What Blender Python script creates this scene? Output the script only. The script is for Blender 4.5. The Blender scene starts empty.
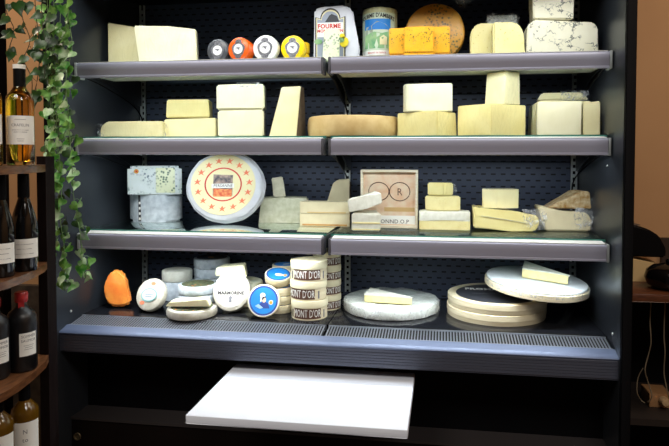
import bpy, bmesh, math, random
from mathutils import Vector, Matrix, noise
random.seed(7)
PI = math.pi
SC = bpy.context.scene
C = SC.collection

# ------------------------------------------------------------------ camera
F, PITCH, YAW, ROLL = 589.77, 0.0342, 0.1428, 0.0011
CAM = Vector((0.4039, -2.037, 1.4457)); CX, CY = 357.21, 175.06
fw = Vector((-math.sin(YAW)*math.cos(PITCH), math.cos(YAW)*math.cos(PITCH), -math.sin(PITCH)))
r0 = Vector((math.cos(YAW), math.sin(YAW), 0)); u0 = r0.cross(fw)
rt = math.cos(ROLL)*r0 + math.sin(ROLL)*u0; up = math.cos(ROLL)*u0 - math.sin(ROLL)*r0
cd = bpy.data.cameras.new('camera'); cam = bpy.data.objects.new('camera', cd); C.objects.link(cam)
M = Matrix((rt, up, -fw)).transposed().to_4x4(); M.translation = CAM
cam.matrix_world = M
cd.sensor_width = 36; cd.lens = F*36/669
cd.shift_x = -(CX-334.5)/669; cd.shift_y = -(223-CY)/669
SC.camera = cam

def ray(x, y): return fw + rt*((x-CX)/F) - up*((y-CY)/F)
def at_y(x, y, c):
    d = ray(x, y); return CAM + d*((c-CAM.y)/d.y)
def at_z(x, y, c):
    d = ray(x, y); return CAM + d*((c-CAM.z)/d.z)

# ------------------------------------------------------------------ materials
MATS = {}
def newmat(name):
    m = bpy.data.materials.new(name); m.use_nodes = True
    nt = m.node_tree; b = nt.nodes['Principled BSDF']
    MATS[name] = m
    return m, nt, b
def ramp(nt, fac, stops):
    r = nt.nodes.new('ShaderNodeValToRGB')
    while len(r.color_ramp.elements) < len(stops): r.color_ramp.elements.new(.5)
    for e, (p, c) in zip(r.color_ramp.elements, stops):
        e.position = p; e.color = (*c, 1) if len(c) == 3 else c
    nt.links.new(fac, r.inputs[0]); return r.outputs[0]
def tex(nt, kind='noise', scale=20, detail=4, sx=(1, 1, 1), dist=0):
    tc = nt.nodes.new('ShaderNodeTexCoord'); mp = nt.nodes.new('ShaderNodeMapping')
    mp.inputs['Scale'].default_value = sx
    nt.links.new(tc.outputs['Object'], mp.inputs[0])
    if kind == 'noise':
        n = nt.nodes.new('ShaderNodeTexNoise'); n.inputs['Detail'].default_value = detail
        n.inputs['Distortion'].default_value = dist
        out = n.outputs['Fac']
    else:
        n = nt.nodes.new('ShaderNodeTexVoronoi'); out = n.outputs['Distance']
        if kind == 'edge': n.feature = 'DISTANCE_TO_EDGE'
    n.inputs['Scale'].default_value = scale
    nt.links.new(mp.outputs[0], n.inputs['Vector'])
    return out, n, mp
def mixc(nt, fac, a, b, mode='MIX'):
    x = nt.nodes.new('ShaderNodeMix'); x.data_type = 'RGBA'; x.blend_type = mode
    for s, v in ((0, fac), (6, a), (7, b)):
        if isinstance(v, (float, int)): x.inputs[s].default_value = v
        elif isinstance(v, tuple): x.inputs[s].default_value = (*v, 1)
        else: nt.links.new(v, x.inputs[s])
    return x.outputs[2]
def bump(nt, b, h, strength=.3, dist=.002, coat=False):
    n = nt.nodes.new('ShaderNodeBump'); n.inputs['Strength'].default_value = strength
    n.inputs['Distance'].default_value = dist
    nt.links.new(h, n.inputs['Height'])
    nt.links.new(n.outputs[0], b.inputs['Coat Normal' if coat else 'Normal'])
def srgb(r, g, b):
    f = lambda c: ((c/255+.055)/1.055)**2.4 if c > 10 else c/255/12.92
    return (f(r), f(g), f(b))
def mat(name, col, col2=None, scale=25, rough=.5, metal=0, bmp=0, bscale=60, coat=0, wrinkle=0,
        speck=None, sscale=120, st=.22, sx=(1, 1, 1), detail=4, vein=None, vscale=16, vt=.03, ior=None):
    if name in MATS: return MATS[name]
    m, nt, b = newmat(name)
    c = srgb(*col)
    out = c
    if col2:
        f, _, _ = tex(nt, 'noise', scale, detail, sx)
        out = ramp(nt, f, [(.3, c), (.7, srgb(*col2))])
    if speck:
        f, n, _ = tex(nt, 'voronoi', sscale)
        msk, _, _ = tex(nt, 'noise', sscale*.12, 2)
        k = ramp(nt, f, [(st*.6, (1, 1, 1)), (st, (0, 0, 0))])
        k2 = ramp(nt, msk, [(.42, (0, 0, 0)), (.55, (1, 1, 1))])
        mm = nt.nodes.new('ShaderNodeMath'); mm.operation = 'MULTIPLY'
        nt.links.new(k, mm.inputs[0]); nt.links.new(k2, mm.inputs[1])
        out = mixc(nt, mm.outputs[0], out, srgb(*speck))
    if vein:
        f, n, mp = tex(nt, 'edge', vscale)
        nz, nn, _ = tex(nt, 'noise', vscale*3, 5)
        v = nt.nodes.new('ShaderNodeVectorMath'); v.operation = 'MULTIPLY_ADD'
        nt.links.new(nn.outputs['Color'], v.inputs[0]); v.inputs[1].default_value = (.05, .05, .05)
        nt.links.new(mp.outputs[0], v.inputs[2]); nt.links.new(v.outputs[0], n.inputs['Vector'])
        msk, _, _ = tex(nt, 'noise', vscale*.8, 2)
        k = ramp(nt, f, [(vt*.3, (1, 1, 1)), (vt, (0, 0, 0))])
        k2 = ramp(nt, msk, [(.46, (0, 0, 0)), (.54, (1, 1, 1))])
        mm = nt.nodes.new('ShaderNodeMath'); mm.operation = 'MULTIPLY'
        nt.links.new(k, mm.inputs[0]); nt.links.new(k2, mm.inputs[1])
        out = mixc(nt, mm.outputs[0], out, srgb(*vein))
    if isinstance(out, tuple): b.inputs['Base Color'].default_value = (*out, 1)
    else: nt.links.new(out, b.inputs['Base Color'])
    b.inputs['Roughness'].default_value = rough; b.inputs['Metallic'].default_value = metal
    if bmp:
        f, _, _ = tex(nt, 'noise', bscale, 5, sx); bump(nt, b, f, bmp)
    if coat:
        b.inputs['Coat Weight'].default_value = coat; b.inputs['Coat Roughness'].default_value = .08
        f, _, _ = tex(nt, 'noise', 34, 3, (1, 1, .45), 1.8); bump(nt, b, f, wrinkle or .9, .02, True)
    if ior: b.inputs['IOR'].default_value = ior
    return m

pale = mat('pale_yellow_cheese', (238, 230, 182), (230, 219, 164), 14, .45, bmp=.2, coat=.8)
pale2 = mat('pale_ivory_cheese', (240, 236, 202), (230, 225, 184), 14, .45, bmp=.2, coat=.8)
yell = mat('butter_yellow_cheese', (238, 227, 160), (229, 214, 140), 12, .45, bmp=.2, coat=.8)
holey = mat('small_holed_cheese', (241, 231, 165), (233, 221, 148), 12, .45, bmp=.2, coat=.8, speck=(205, 185, 105), sscale=75, st=.2)
ivory = mat('soft_ivory_cheese', (226, 216, 180), (214, 202, 165), 20, .5, bmp=.2, coat=.2)
orang = mat('orange_herb_cheese', (246, 186, 30), (235, 165, 20), 18, .4, bmp=.15, coat=.4, speck=(120, 105, 30), sscale=120, st=.42)
orind = mat('orange_herb_wheel_rind', (216, 160, 45), (196, 134, 36), 16, .4, bmp=.3, coat=.6, speck=(95, 90, 40), sscale=90, st=.46)
blue = mat('blue_veined_cheese', (236, 232, 208), (226, 221, 192), 20, .5, coat=.3, vein=(84, 90, 88), vscale=24, vt=.06)
rindt = mat('tan_wheel_rind', (218, 192, 134), (200, 166, 104), 22, .6, bmp=.3)
rindg = mat('greyish_green_rind', (218, 217, 196), (192, 192, 160), 45, .7, bmp=.7, bscale=90)
rindb = mat('brown_pressed_rind', (120, 104, 84), (90, 76, 60), 40, .7, bmp=.5)
spotr = mat('amber_spotted_rind', (222, 205, 165), (170, 120, 45), 60, .5, bmp=.4, coat=.6)
orr = mat('thin_orange_rind', (205, 160, 90), (190, 140, 75), 30, .6)
mold = mat('white_mould_rind', (226, 226, 214), (206, 206, 190), 50, .75, bmp=.5, bscale=90)
mould2 = mat('bluish_white_wrapper', (214, 222, 228), (168, 180, 190), 42, .45, bmp=.9, bscale=45, coat=.6)
bluespk = mat('blue_speckled_white_cheese', (222, 230, 232), (206, 216, 212), 20, .5, coat=.4, speck=(110, 130, 140), sscale=90, st=.48)
bluespk2 = mat('green_speckled_cream_cheese', (228, 232, 200), (216, 222, 184), 20, .5, coat=.4, speck=(100, 124, 100), sscale=90, st=.48)
paste = mat('brie_paste', (238, 228, 170), (228, 214, 150), 30, .4, speck=(214, 196, 130), sscale=120)
paper = mat('crumpled_white_paper', (222, 225, 230), (200, 203, 212), 14, .55, bmp=1.0, bscale=22)
paperc = mat('waxed_cream_paper', (206, 202, 188), (172, 166, 148), 34, .45, bmp=.9, bscale=34, coat=.6)
wax = {k: mat(k+'_wax', c, None, rough=.25, coat=.5) for k, c in dict(orange=(236, 92, 10), white=(235, 238, 232), yellow=(246, 206, 6), smoky=(70, 72, 76)).items()}
woodl = mat('thin_poplar_wood', (230, 220, 190), (216, 202, 166), 12, .6, sx=(1, 1, 14), bmp=.15)
woodb = mat('pale_box_wood', (228, 220, 200), (208, 196, 168), 18, .6, sx=(1, 1, 10), bmp=.2)
woodd = mat('reddish_brown_wood', (96, 54, 32), (62, 34, 20), 14, .3, sx=(2, 10, 10), bmp=.2)
woodr = mat('dark_stained_rack_wood', (30, 23, 23), (22, 16, 16), 14, .6, sx=(10, 10, 1), ior=1.15)
black = mat('black_enamel', (9, 9, 11), None, rough=.4, ior=1.2)
blackm = mat('matt_black', (14, 14, 16), None, rough=.6, ior=1.12)
white = mat('white_label_paper', (232, 232, 226), None, rough=.6)
cream = mat('cream_label_paper', (232, 224, 180), (224, 214, 165), 8, rough=.6)
red = mat('red_print', (200, 48, 40), None, rough=.6)
salm = mat('salmon_print', (226, 120, 84), None, rough=.6)
blk_ink = mat('dark_ink', (40, 36, 40), None, rough=.6)
brn_ink = mat('brown_ink', (92, 62, 48), None, rough=.6)
gry_ink = mat('grey_ink', (112, 112, 118), None, rough=.6)
bluep = mat('sky_blue_print', (28, 118, 200), (40, 140, 215), 10, rough=.5)
navy = mat('navy_print', (50, 70, 140), None, rough=.5)
skin = mat('flesh_print', (228, 190, 165), None, rough=.6)
grnp = mat('meadow_green_print', (98, 158, 110), (150, 185, 130), 40, rough=.6)
mount = mat('mountain_grey_print', (170, 175, 160), (120, 140, 120), 50, rough=.6)
gold = mat('gold_print', (214, 150, 60), None, rough=.4)
yelp = mat('yellow_print', (236, 214, 40), None, rough=.5)
silv = mat('silver_foil', (150, 152, 158), (90, 92, 98), 160, .35, metal=.6)
herb = mat('herb_leaf_topping', (44, 48, 42), (96, 102, 72), 60, .7, speck=(180, 100, 50), sscale=70, st=.3, ior=1.2)
dlabel = mat('charcoal_round_label', (52, 54, 60), None, rough=.5)
rail_m = mat('satin_aluminium', (160, 160, 176), None, rough=.36, metal=.2, bmp=.03, bscale=200, sx=(.05, 1, 1))
railb = mat('brushed_fascia_metal', (84, 88, 102), (72, 75, 88), 30, .36, metal=.3, sx=(.1, 1, 12), bmp=.05)
lip_m = mat('blue_grey_lip_metal', (84, 94, 118), None, rough=.42, metal=.3)
steel = mat('light_steel', (176, 182, 180), None, rough=.4, metal=.4)
darkst = mat('dark_coated_steel', (44, 48, 54), None, rough=.38, metal=.35)
sidem = mat('charcoal_side_lining', (56, 61, 68), None, rough=.33, metal=.6)
deckm = mat('glossy_black_deck', (20, 21, 25), None, rough=.16, ior=1.6)
plast = mat('white_cutting_plastic', (216, 222, 232), (210, 216, 228), 6, .32)
beige = mat('warm_beige_plaster', (178, 138, 97), (170, 130, 90), 3, .8)
floorm = mat('dark_floor_tile', (60, 48, 40), (44, 36, 30), 4, .4)
ceilm = mat('ceiling_paint', (150, 130, 110), None, rough=.9)
glass_am = None
def glassmat(name, col, rough=0.0, alpha_mix=None):
    m, nt, b = newmat(name)
    b.inputs['Base Color'].default_value = (*srgb(*col), 1)
    b.inputs['Transmission Weight'].default_value = 1; b.inputs['Roughness'].default_value = rough
    b.inputs['IOR'].default_value = 1.45
    return m
def paneglass():
    m, nt, b = newmat('green_edged_glass')
    out = nt.nodes['Material Output']; t = nt.nodes.new('ShaderNodeBsdfTransparent'); t.inputs[0].default_value = (.86, .95, .92, 1)
    b = nt.nodes.new('ShaderNodeBsdfGlossy'); b.inputs[0].default_value = (.9, .97, .95, 1); b.inputs['Roughness'].default_value = .04
    mx = nt.nodes.new('ShaderNodeMixShader'); fr = nt.nodes.new('ShaderNodeFresnel'); fr.inputs[0].default_value = 1.5
    k = ramp(nt, fr.outputs[0], [(0, (.03, .03, .03)), (1, (.9, .9, .9))])
    nt.links.new(k, mx.inputs[0]); nt.links.new(t.outputs[0], mx.inputs[1]); nt.links.new(b.outputs[0], mx.inputs[2])
    nt.links.new(mx.outputs[0], out.inputs[0]); return m
shelfglass = paneglass()
glassedge = mat('green_glass_edge', (70, 130, 118), None, rough=.15)
wineg = glassmat('clear_bottle_glass', (238, 226, 170), .02)
winel = glassmat('golden_wine', (240, 200, 90), .02)
darkg = mat('dark_bottle_glass', (12, 12, 12), None, rough=.08, coat=.0)
matb = mat('matt_black_bottle', (14, 14, 17), None, rough=.38)
amber = mat('olive_amber_bottle', (96, 66, 14), (70, 48, 10), 6, .08)
def film():
    m, nt, b = newmat('clear_cling_film')
    out = nt.nodes['Material Output']
    b.inputs['Base Color'].default_value = (.85, .88, .9, 1); b.inputs['Roughness'].default_value = .22
    f, _, _ = tex(nt, 'noise', 45, 3, dist=1.2); bump(nt, b, f, .5, .006)
    t = nt.nodes.new('ShaderNodeBsdfTransparent'); mx = nt.nodes.new('ShaderNodeMixShader')
    f2, _, _ = tex(nt, 'noise', 45, 3, dist=1)
    k = ramp(nt, f2, [(.45, (.04, .04, .04)), (.72, (.5, .5, .5))])
    nt.links.new(k, mx.inputs[0]); nt.links.new(t.outputs[0], mx.inputs[1]); nt.links.new(b.outputs[0], mx.inputs[2])
    nt.links.new(mx.outputs[0], out.inputs[0]); return m
film = film()
def slotmat():                       # dark panel with staggered rows of punched slots
    m, nt, b = newmat('slotted_back_panel')
    tc = nt.nodes.new('ShaderNodeTexCoord'); sp = nt.nodes.new('ShaderNodeSeparateXYZ')
    nt.links.new(tc.outputs['Object'], sp.inputs[0])
    def mth(op, a, c=0.0):
        n = nt.nodes.new('ShaderNodeMath'); n.operation = op
        for i, v in enumerate((a, c)):
            if isinstance(v, (int, float)): n.inputs[i].default_value = v
            else: nt.links.new(v, n.inputs[i])
        return n.outputs[0]
    zz = mth('DIVIDE', sp.outputs['Z'], .0262); row = mth('FLOOR', zz); fz = mth('FRACT', zz)
    off = mth('MULTIPLY', mth('FLOORED_MODULO', row, 2.0), .5)
    fx = mth('FRACT', mth('ADD', mth('DIVIDE', sp.outputs['X'], .0405), off))
    k = mth('MULTIPLY', mth('LESS_THAN', fx, .48), mth('LESS_THAN', fz, .24))
    c = mixc(nt, k, srgb(63, 71, 90), srgb(3, 3, 5))
    nt.links.new(c, b.inputs['Base Color'])
    b.inputs['Roughness'].default_value = .42; b.inputs['Metallic'].default_value = .3
    return m
slotm = slotmat()
def leafmat(name, a, c):
    m, nt, b = newmat(name)
    f, _, _ = tex(nt, 'noise', 38, 3)
    nt.links.new(ramp(nt, f, [(.38, srgb(*a)), (.62, srgb(*c))]), b.inputs['Base Color'])
    b.inputs['Roughness'].default_value = .38
    return m
leafA = leafmat('variegated_ivy_leaf', (48, 118, 36), (130, 184, 90))
leafB = leafmat('pale_variegated_leaf', (110, 172, 90), (205, 228, 190))
leafC = leafmat('deep_shaded_leaf', (22, 50, 20), (48, 84, 34))  # deep tone of the mix; carries the unlit garland's shade as colour
stemm = mat('pale_green_stem', (110, 140, 90), None, rough=.6)
stemd = mat('shaded_stem', (50, 56, 34), None, rough=.6)  # stem colour darkened to stand for shade

# ------------------------------------------------------------------ mesh helpers
def link(name, bm, m, parent=None, loc=(0, 0, 0), rot=(0, 0, 0), smooth=True):
    me = bpy.data.meshes.new(name); bmesh.ops.recalc_face_normals(bm, faces=bm.faces)
    bm.to_mesh(me); bm.free()
    for k in (m if isinstance(m, (list, tuple)) else [m]): me.materials.append(k)
    if smooth:
        for p in me.polygons: p.use_smooth = True
        me.set_sharp_from_angle(angle=math.radians(38))
    o = bpy.data.objects.new(name, me); C.objects.link(o)
    o.location = loc; o.rotation_euler = rot
    if parent: o.parent = parent
    return o
def empty(name, loc=(0, 0, 0), rot=(0, 0, 0)):
    o = bpy.data.objects.new(name, None); C.objects.link(o); o.location = loc; o.rotation_euler = rot
    o.empty_display_size = .05
    return o
def tag(o, label, cat, group=None):
    o['label'] = label; o['category'] = cat
    if group: o['group'] = group
    return o
def struct(o): o['kind'] = 'structure'; return o
def lab(o, s): o['label'] = s; return o
def box(bm, x0, x1, y0, y1, z0, z1, bev=0, mi=0):
    v = [bm.verts.new((x, y, z)) for z in (z0, z1) for y in (y0, y1) for x in (x0, x1)]
    fs = [bm.faces.new([v[i] for i in q]) for q in ((0, 1, 3, 2), (4, 5, 7, 6), (0, 1, 5, 4), (2, 3, 7, 6), (0, 2, 6, 4), (1, 3, 7, 5))]
    for f in fs: f.material_index = mi
    if bev:
        es = list({e for f in fs for e in f.edges})
        bmesh.ops.bevel(bm, geom=es, offset=bev, segments=2, affect='EDGES', profile=.5)
    return bm
def B(*a, **k): return box(bmesh.new(), *a, **k)
def lathe(prof, seg=40, a0=0, a1=2*PI, bm=None, cx=0, cy=0):
    bm = bm or bmesh.new(); full = abs(a1-a0-2*PI) < 1e-6
    n = seg if full else seg+1
    rings = []
    for r, z in prof:
        if r < 1e-6: rings.append([bm.verts.new((cx, cy, z))]); continue
        rings.append([bm.verts.new((cx+r*math.cos(a0+(a1-a0)*i/seg), cy+r*math.sin(a0+(a1-a0)*i/seg), z)) for i in range(n)])
    for A, D in zip(rings, rings[1:]):
        for i in range(seg):
            j = (i+1) % n
            if len(A) == 1 and len(D) == 1: continue
            if len(A) == 1: bm.faces.new((A[0], D[i], D[j]))
            elif len(D) == 1: bm.faces.new((A[i], A[j], D[0]))
            else: bm.faces.new((A[i], A[j], D[j], D[i]))
    return bm
def drum(r, h, bev=.004, bulge=0, seg=48):
    pr = [(0, 0), (r-bev, 0), (r-bev*.3, bev*.3), (r, bev)]
    if bulge: pr += [(r+bulge*.7, h*.3), (r+bulge, h*.5), (r+bulge*.7, h*.7)]
    pr += [(r, h-bev), (r-bev*.3, h-bev*.3), (r-bev, h), (0, h)]
    return lathe(pr, seg)
def rough(bm, amp, sc=18, cuts=0, seed=0, keepz=True):
    if cuts: bmesh.ops.subdivide_edges(bm, edges=bm.edges[:], cuts=cuts, use_grid_fill=True)
    bm.normal_update()
    zs = [v.co.z for v in bm.verts]; z0 = min(zs)
    for v in bm.verts:
        d = noise.noise_vector(v.co*sc+Vector((seed*3.1, seed*1.7, seed)))*amp
        if keepz and v.co.z < z0+.002: d.z = abs(d.z)*.0
        v.co += d
    return bm
def tube(bm, pts, r, seg=6):
    pts = [Vector(p) for p in pts]; prev = None
    for i, p in enumerate(pts):
        t = (pts[min(i+1, len(pts)-1)]-pts[max(i-1, 0)]).normalized()
        a = t.cross(Vector((0, 0, 1)) if abs(t.z) < .9 else Vector((1, 0, 0))).normalized(); c = t.cross(a)
        rr = r[i] if isinstance(r, (list, tuple)) else r
        ring = [bm.verts.new(p+rr*(math.cos(k*2*PI/seg)*a+math.sin(k*2*PI/seg)*c)) for k in range(seg)]
        if prev:
            for k in range(seg):
                bm.faces.new((prev[k], prev[(k+1) % seg], ring[(k+1) % seg], ring[k]))
        else: bm.faces.new(ring)
        prev = ring
    bm.faces.new(prev)
    return bm
def smoothpts(pts, n=6):
    P = [Vector(p) for p in pts]; out = []
    for i in range(len(P)-1):
        a, b, c, d = P[max(i-1, 0)], P[i], P[i+1], P[min(i+2, len(P)-1)]
        for k in range(n):
            t = k/n
            out.append(.5*((2*b)+(c-a)*t+(2*a-5*b+4*c-d)*t*t+(3*b-a-3*c+d)*t**3))
    return out+[P[-1]]
def text_bm(s, size, th=.0003, squash=1.0, bold=0):
    cu = bpy.data.curves.new('t', 'FONT'); cu.body = s; cu.size = size; cu.align_x = 'CENTER'; cu.align_y = 'CENTER'
    cu.extrude = th; cu.resolution_u = 2; cu.offset = bold; cu.space_character = 1.05
    o = bpy.data.objects.new('t', cu); C.objects.link(o)
    dg = bpy.context.evaluated_depsgraph_get(); me = bpy.data.meshes.new_from_object(o.evaluated_get(dg))
    bm = bmesh.new(); bm.from_mesh(me); bpy.data.objects.remove(o); bpy.data.curves.remove(cu); bpy.data.meshes.remove(me)
    for v in bm.verts: v.co.x *= squash
    return bm
def lines(n, w, gap=.006, th=.0014, z0=0, z1=.0003, y0=0):
    out = []
    for k in range(n):
        ww = w*(1, .8, .92, .7)[k % 4]; bm = bmesh.new(); v = [-ww/2]
        pts = [(-ww/2, y0-k*gap-th/2)]+[(-ww/2+ww*i/14, y0-k*gap-th/2) for i in range(1, 15)]+[(ww/2-ww*i/14, y0-k*gap+th/2*(1 if i % 2 else .2)) for i in range(15)]
        out.append(poly(bm, pts, z0, z1))
    return out
def merge(bms):
    out = bmesh.new()
    for b in bms:
        me = bpy.data.meshes.new('m'); b.to_mesh(me); b.free(); out.from_mesh(me); bpy.data.meshes.remove(me)
    return out
def shift(bm, x=0, y=0, z=0):
    for v in bm.verts: v.co += Vector((x, y, z))
    return bm
def xf(bm, m):
    for v in bm.verts: v.co = m @ v.co
    return bm
FACE = Matrix(((1, 0, 0), (0, 0, -1), (0, 1, 0))).to_4x4()       # flat xy drawing -> stands in xz facing -y
def bend(bm, r, cz=0, ang=0, fine=True):                          # wraps a flat xy drawing round a cylinder, facing -y
    if fine: bmesh.ops.subdivide_edges(bm, edges=[e for e in bm.edges if abs(e.verts[0].co.x-e.verts[1].co.x) > .012], cuts=2)
    for v in bm.verts:
        a = v.co.x/r+ang; R = r+v.co.z
        v.co = Vector((R*math.sin(a), -R*math.cos(a), v.co.y+cz))
    return bm
def arcpatch(r, z0, z1, half, ang=0, seg=14, th=.0004):
    return lathe([(r, z0), (r+th, z0), (r+th, z1), (r, z1)], seg, -PI/2-half+ang, -PI/2+half+ang)
def poly(bm, pts, z0, z1):
    a = [bm.verts.new((x, y, z0)) for x, y in pts]; b = [bm.verts.new((x, y, z1)) for x, y in pts]
    bm.faces.new(a[::-1]); bm.faces.new(b)
    for i in range(len(pts)):
        j = (i+1) % len(pts); bm.faces.new((a[i], a[j], b[j], b[i]))
    return bm
def ellip(rx, ry, n=28, cx=0, cy=0, wob=0):
    return [(cx+rx*(1+wob*math.sin(5*k*2*PI/n))*math.cos(k*2*PI/n), cy+ry*(1+wob*math.sin(5*k*2*PI/n))*math.sin(k*2*PI/n)) for k in range(n)]

# ------------------------------------------------------------------ the room
struct(link('floor', B(-2.6, 2.6, -4.2, .7, -.05, 0), floorm, smooth=False))
struct(link('wall_back', B(-2.6, 2.6, .62, .74, 0, 2.95), beige, smooth=False))
struct(link('wall_left', B(-2.72, -2.6, -4.2, .74, 0, 2.95), beige, smooth=False))
struct(link('wall_right', B(2.6, 2.72, -4.2, .74, 0, 2.95), beige, smooth=False))
struct(link('ceiling', B(-2.72, 2.72, -4.2, .74, 2.95, 3.05), ceilm, smooth=False))

# ------------------------------------------------------------------ display case
HW = .957
S1, S2, S3, DK = 1.7847, 1.5, 1.1473, .8087
GT = .0145                                     # glass surface above the rail edge
case = empty('refrigerated_display_case', (0, 0, 0))
tag(case, 'tall black open refrigerated display case with three shelves and a bottom deck', 'refrigerator')
link('side_panel', B(-HW-.03, -HW, -.12, .56, 0, 2.3, bev=.002), [sidem], case)
link('side_panel', B(HW, HW+.03, -.12, .56, 0, 2.3, bev=.002), [sidem], case)
for s in (-1, 1):
    x0, x1 = sorted((s*(HW+.0005), s*(HW+.028)))
    link('corner_post', B(x0, x1, -.135, -.12, 0, 2.3, bev=.002), blackm, case)
    a, b = sorted((s*(HW+.031), s*(HW+.034)))
    link('outer_cladding', B(a, b, -.12, .56, 0, 2.3), blackm, case)
link('back_panel', B(-HW, HW, .495, .56, .78, 2.3), slotm, case, smooth=False)
for z in (1.415, 1.06, 1.70):
    link('panel_seam', B(-HW, HW, .4925, .495, z, z+.004), black, case)
link('canopy', B(-HW, HW, -.12, .495, 2.12, 2.3, bev=.004), black, case)
link('light_housing', B(-HW+.02, HW-.02, -.06, -.01, 2.095, 2.12), steel, case)
for x in (-.95+.01, 0, .95-.01):               # slotted uprights
    bm = bmesh.new()
    for a in (-1, 1): box(bm, x+a*.009-.003, x+a*.009+.003, .478, .4925, .85, 2.12)
    z = .86
    while z < 2.1:
        box(bm, x-.006, x+.006, .480, .4925, z, z+.013); z += .026
    box(bm, x-.012, x+.012, .488, .4925, .85, 2.12, mi=1)
    link('slotted_upright', bm, [steel, black], case, smooth=False)
endm = mat('grey_end_cap', (70, 70, 76), None, rough=.5)
def rail(x0, x1):                               # price rail profile swept along x
    prof = [(.05, .006), (.004, .0005), (0, -.002), (-.002, -.010), (.0, -.028), (.003, -.046), (.0, -.048), (.0, -.0535), (.006, -.055), (.012, -.05), (.010, -.012), (.05, -.004)]
    bm = bmesh.new(); A = [bm.verts.new((x0, y, z)) for y, z in prof]; D = [bm.verts.new((x1, y, z)) for y, z in prof]
    bm.faces.new(A); bm.faces.new(D[::-1])
    for i in range(len(prof)):
        j = (i+1) % len(prof); bm.faces.new((A[i], A[j], D[j], D[i]))
    return bm
for S in (S1, S2, S3):
    dg = -.0095 if S == S1 else 0
    for x0, x1 in ((-.953, -.008), (.008, .953)):
        o = link('shelf', B(x0, x1, .05, .476, -.008, .0055+dg), mat('grey_shelf_tray', (88, 98, 98), None, rough=.4, metal=.2), case, (0, 0, S), smooth=False)
        link('glass_panel', B(x0, x1, .05, .476, .006+dg, .014+dg, bev=.0008), shelfglass, o)
        link('glass_edge', B(x0, x1, .0478, .0502, .0062+dg, .0138+dg), glassedge, o)
        link('price_rail', rail(x0+.009, x1-.009), rail_m, o)
        link('ticket_strip', B(x0+.012, x1-.012, .006, .049, .0016, .0040), white, o).rotation_euler = (math.radians(5.4), 0, 0)
        link('under_channel', B(x0+.01, x1-.01, .06, .25, -.036, -.009), mat('pale_channel', (205, 214, 208), None, rough=.5), o)
        link('led_strip', B(x0+.03, x1-.03, .026, .046, -.030, -.020), white, o)
        for xa in (x0, x1-.009):
            link('end_cap', B(xa, xa+.009, -.003, .05, -.056, .003, bev=.0015), steel if xa > .5 or xa < -.5 else endm, o)
        for xa in (x0+.004, x1-.008):
            bm = poly(bmesh.new(), [(.25, -.055), (.44, -.12), (.478, -.12), (.478, -.009), (.02, -.009), (.05, -.03)], xa, xa+.004)
            for v in bm.verts: v.co = Vector((v.co.z, v.co.x, v.co.y))
            link('shelf_bracket', bm, darkst, o, smooth=False)
# deck, grille, lip, fascia
PL = .835
for x0, x1 in ((-HW, -.001), (.001, HW)):
    link('deck_plate', B(x0, x1, .03, .4925, PL-.02, PL, bev=.001), deckm, case)
    bm = bmesh.new(); box(bm, x0+.004, x1-.004, -.062, .03, PL-.034, PL-.026, mi=1)
    v = [bm.verts.new(p) for p in ((x0+.004, -.057, PL-.0185), (x1-.004, -.057, PL-.0185), (x1-.004, .023, PL-.0055), (x0+.004, .023, PL-.0055))]; bm.faces.new(v).material_index = 1  # black sheet added close under the bars to darken the gaps
    box(bm, x0+.004, x1-.004, -.062, -.057, PL-.026, PL-.013); box(bm, x0+.004, x1-.004, .023, .0295, PL-.02, PL-.001)
    n = int((x1-x0)/.0102)
    for k in range(n):
        x = x0+.006+k*.0102
        v = [bm.verts.new(p) for p in ((x, -.057, PL-.016), (x+.0040, -.057, PL-.016), (x+.0040, .023, PL-.003), (x, .023, PL-.003), (x, -.057, PL-.026), (x+.0036, -.057, PL-.026), (x+.0036, .023, PL-.02), (x, .023, PL-.02))]
        for q in ((0, 1, 2, 3), (0, 1, 5, 4), (1, 2, 6, 5), (3, 0, 4, 7)): bm.faces.new([v[i] for i in q])
    link('air_grille', bm, [mat('grille_steel', (112, 116, 124), None, rough=.45, metal=.3), black], case, smooth=False)
bm = bmesh.new()
pr = [(-.0625, PL-.013), (-.09, DK+.005), (-.106, DK+.001), (-.110, DK-.004), (-.108, DK-.009), (-.09, DK-.012), (-.0625, PL-.04)]
A = [bm.verts.new((-HW, y, z)) for y, z in pr]; D = [bm.verts.new((HW, y, z)) for y, z in pr]
bm.faces.new(A); bm.faces.new(D[::-1])
for i in range(len(pr)):
    j = (i+1) % len(pr); bm.faces.new((A[i], A[j], D[j], D[i]))
link('deck_lip', bm, lip_m, case)
bm = bmesh.new()                                # ribbed fascia
pr = [(-.104, DK-.009)]
for k in range(6): pr += [(-.106, DK-.012-k*.0095), (-.106, DK-.0195-k*.0095), (-.104, DK-.0205-k*.0095)]
pr += [(-.103, DK-.073), (-.06, DK-.073), (-.06, DK-.012)]
A = [bm.verts.new((-HW, y, z)) for y, z in pr]; D = [bm.verts.new((HW, y, z)) for y, z in pr]
bm.faces.new(A); bm.faces.new(D[::-1])
for i in range(len(pr)):
    j = (i+1) % len(pr); bm.faces.new((A[i], A[j], D[j], D[i]))
link('fascia', bm, railb, case, smooth=False)
link('deck_body', B(-HW, HW, -.058, .4925, .72, PL-.036), black, case)
link('upper_base_panel', B(-HW, HW, .06, .49, .47, .72), black, case)
link('base_ledge', B(-HW, HW, -.05, .49, .462, .47), mat('dull_ledge', (50, 46, 46), None, rough=.4), case)
link('lower_base_panel', B(-HW, HW, -.045, .49, .03, .462), mat('brown_reflection_panel', (20, 15, 14), None, rough=.35, ior=1.25), case)  # brown of a reflection put into the base colour
p = at_y(78, 436, -.045)
lk = link('lock', lathe([(.010, 0), (.0135, .001), (.015, .004), (.0135, .007), (.0105, .006), (.0095, .002), (0, .002)], 28), mat('worn_brass', (120, 105, 80), None, rough=.4, metal=.7), case, (p.x, -.045, p.z), (PI/2, 0, 0))
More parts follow.
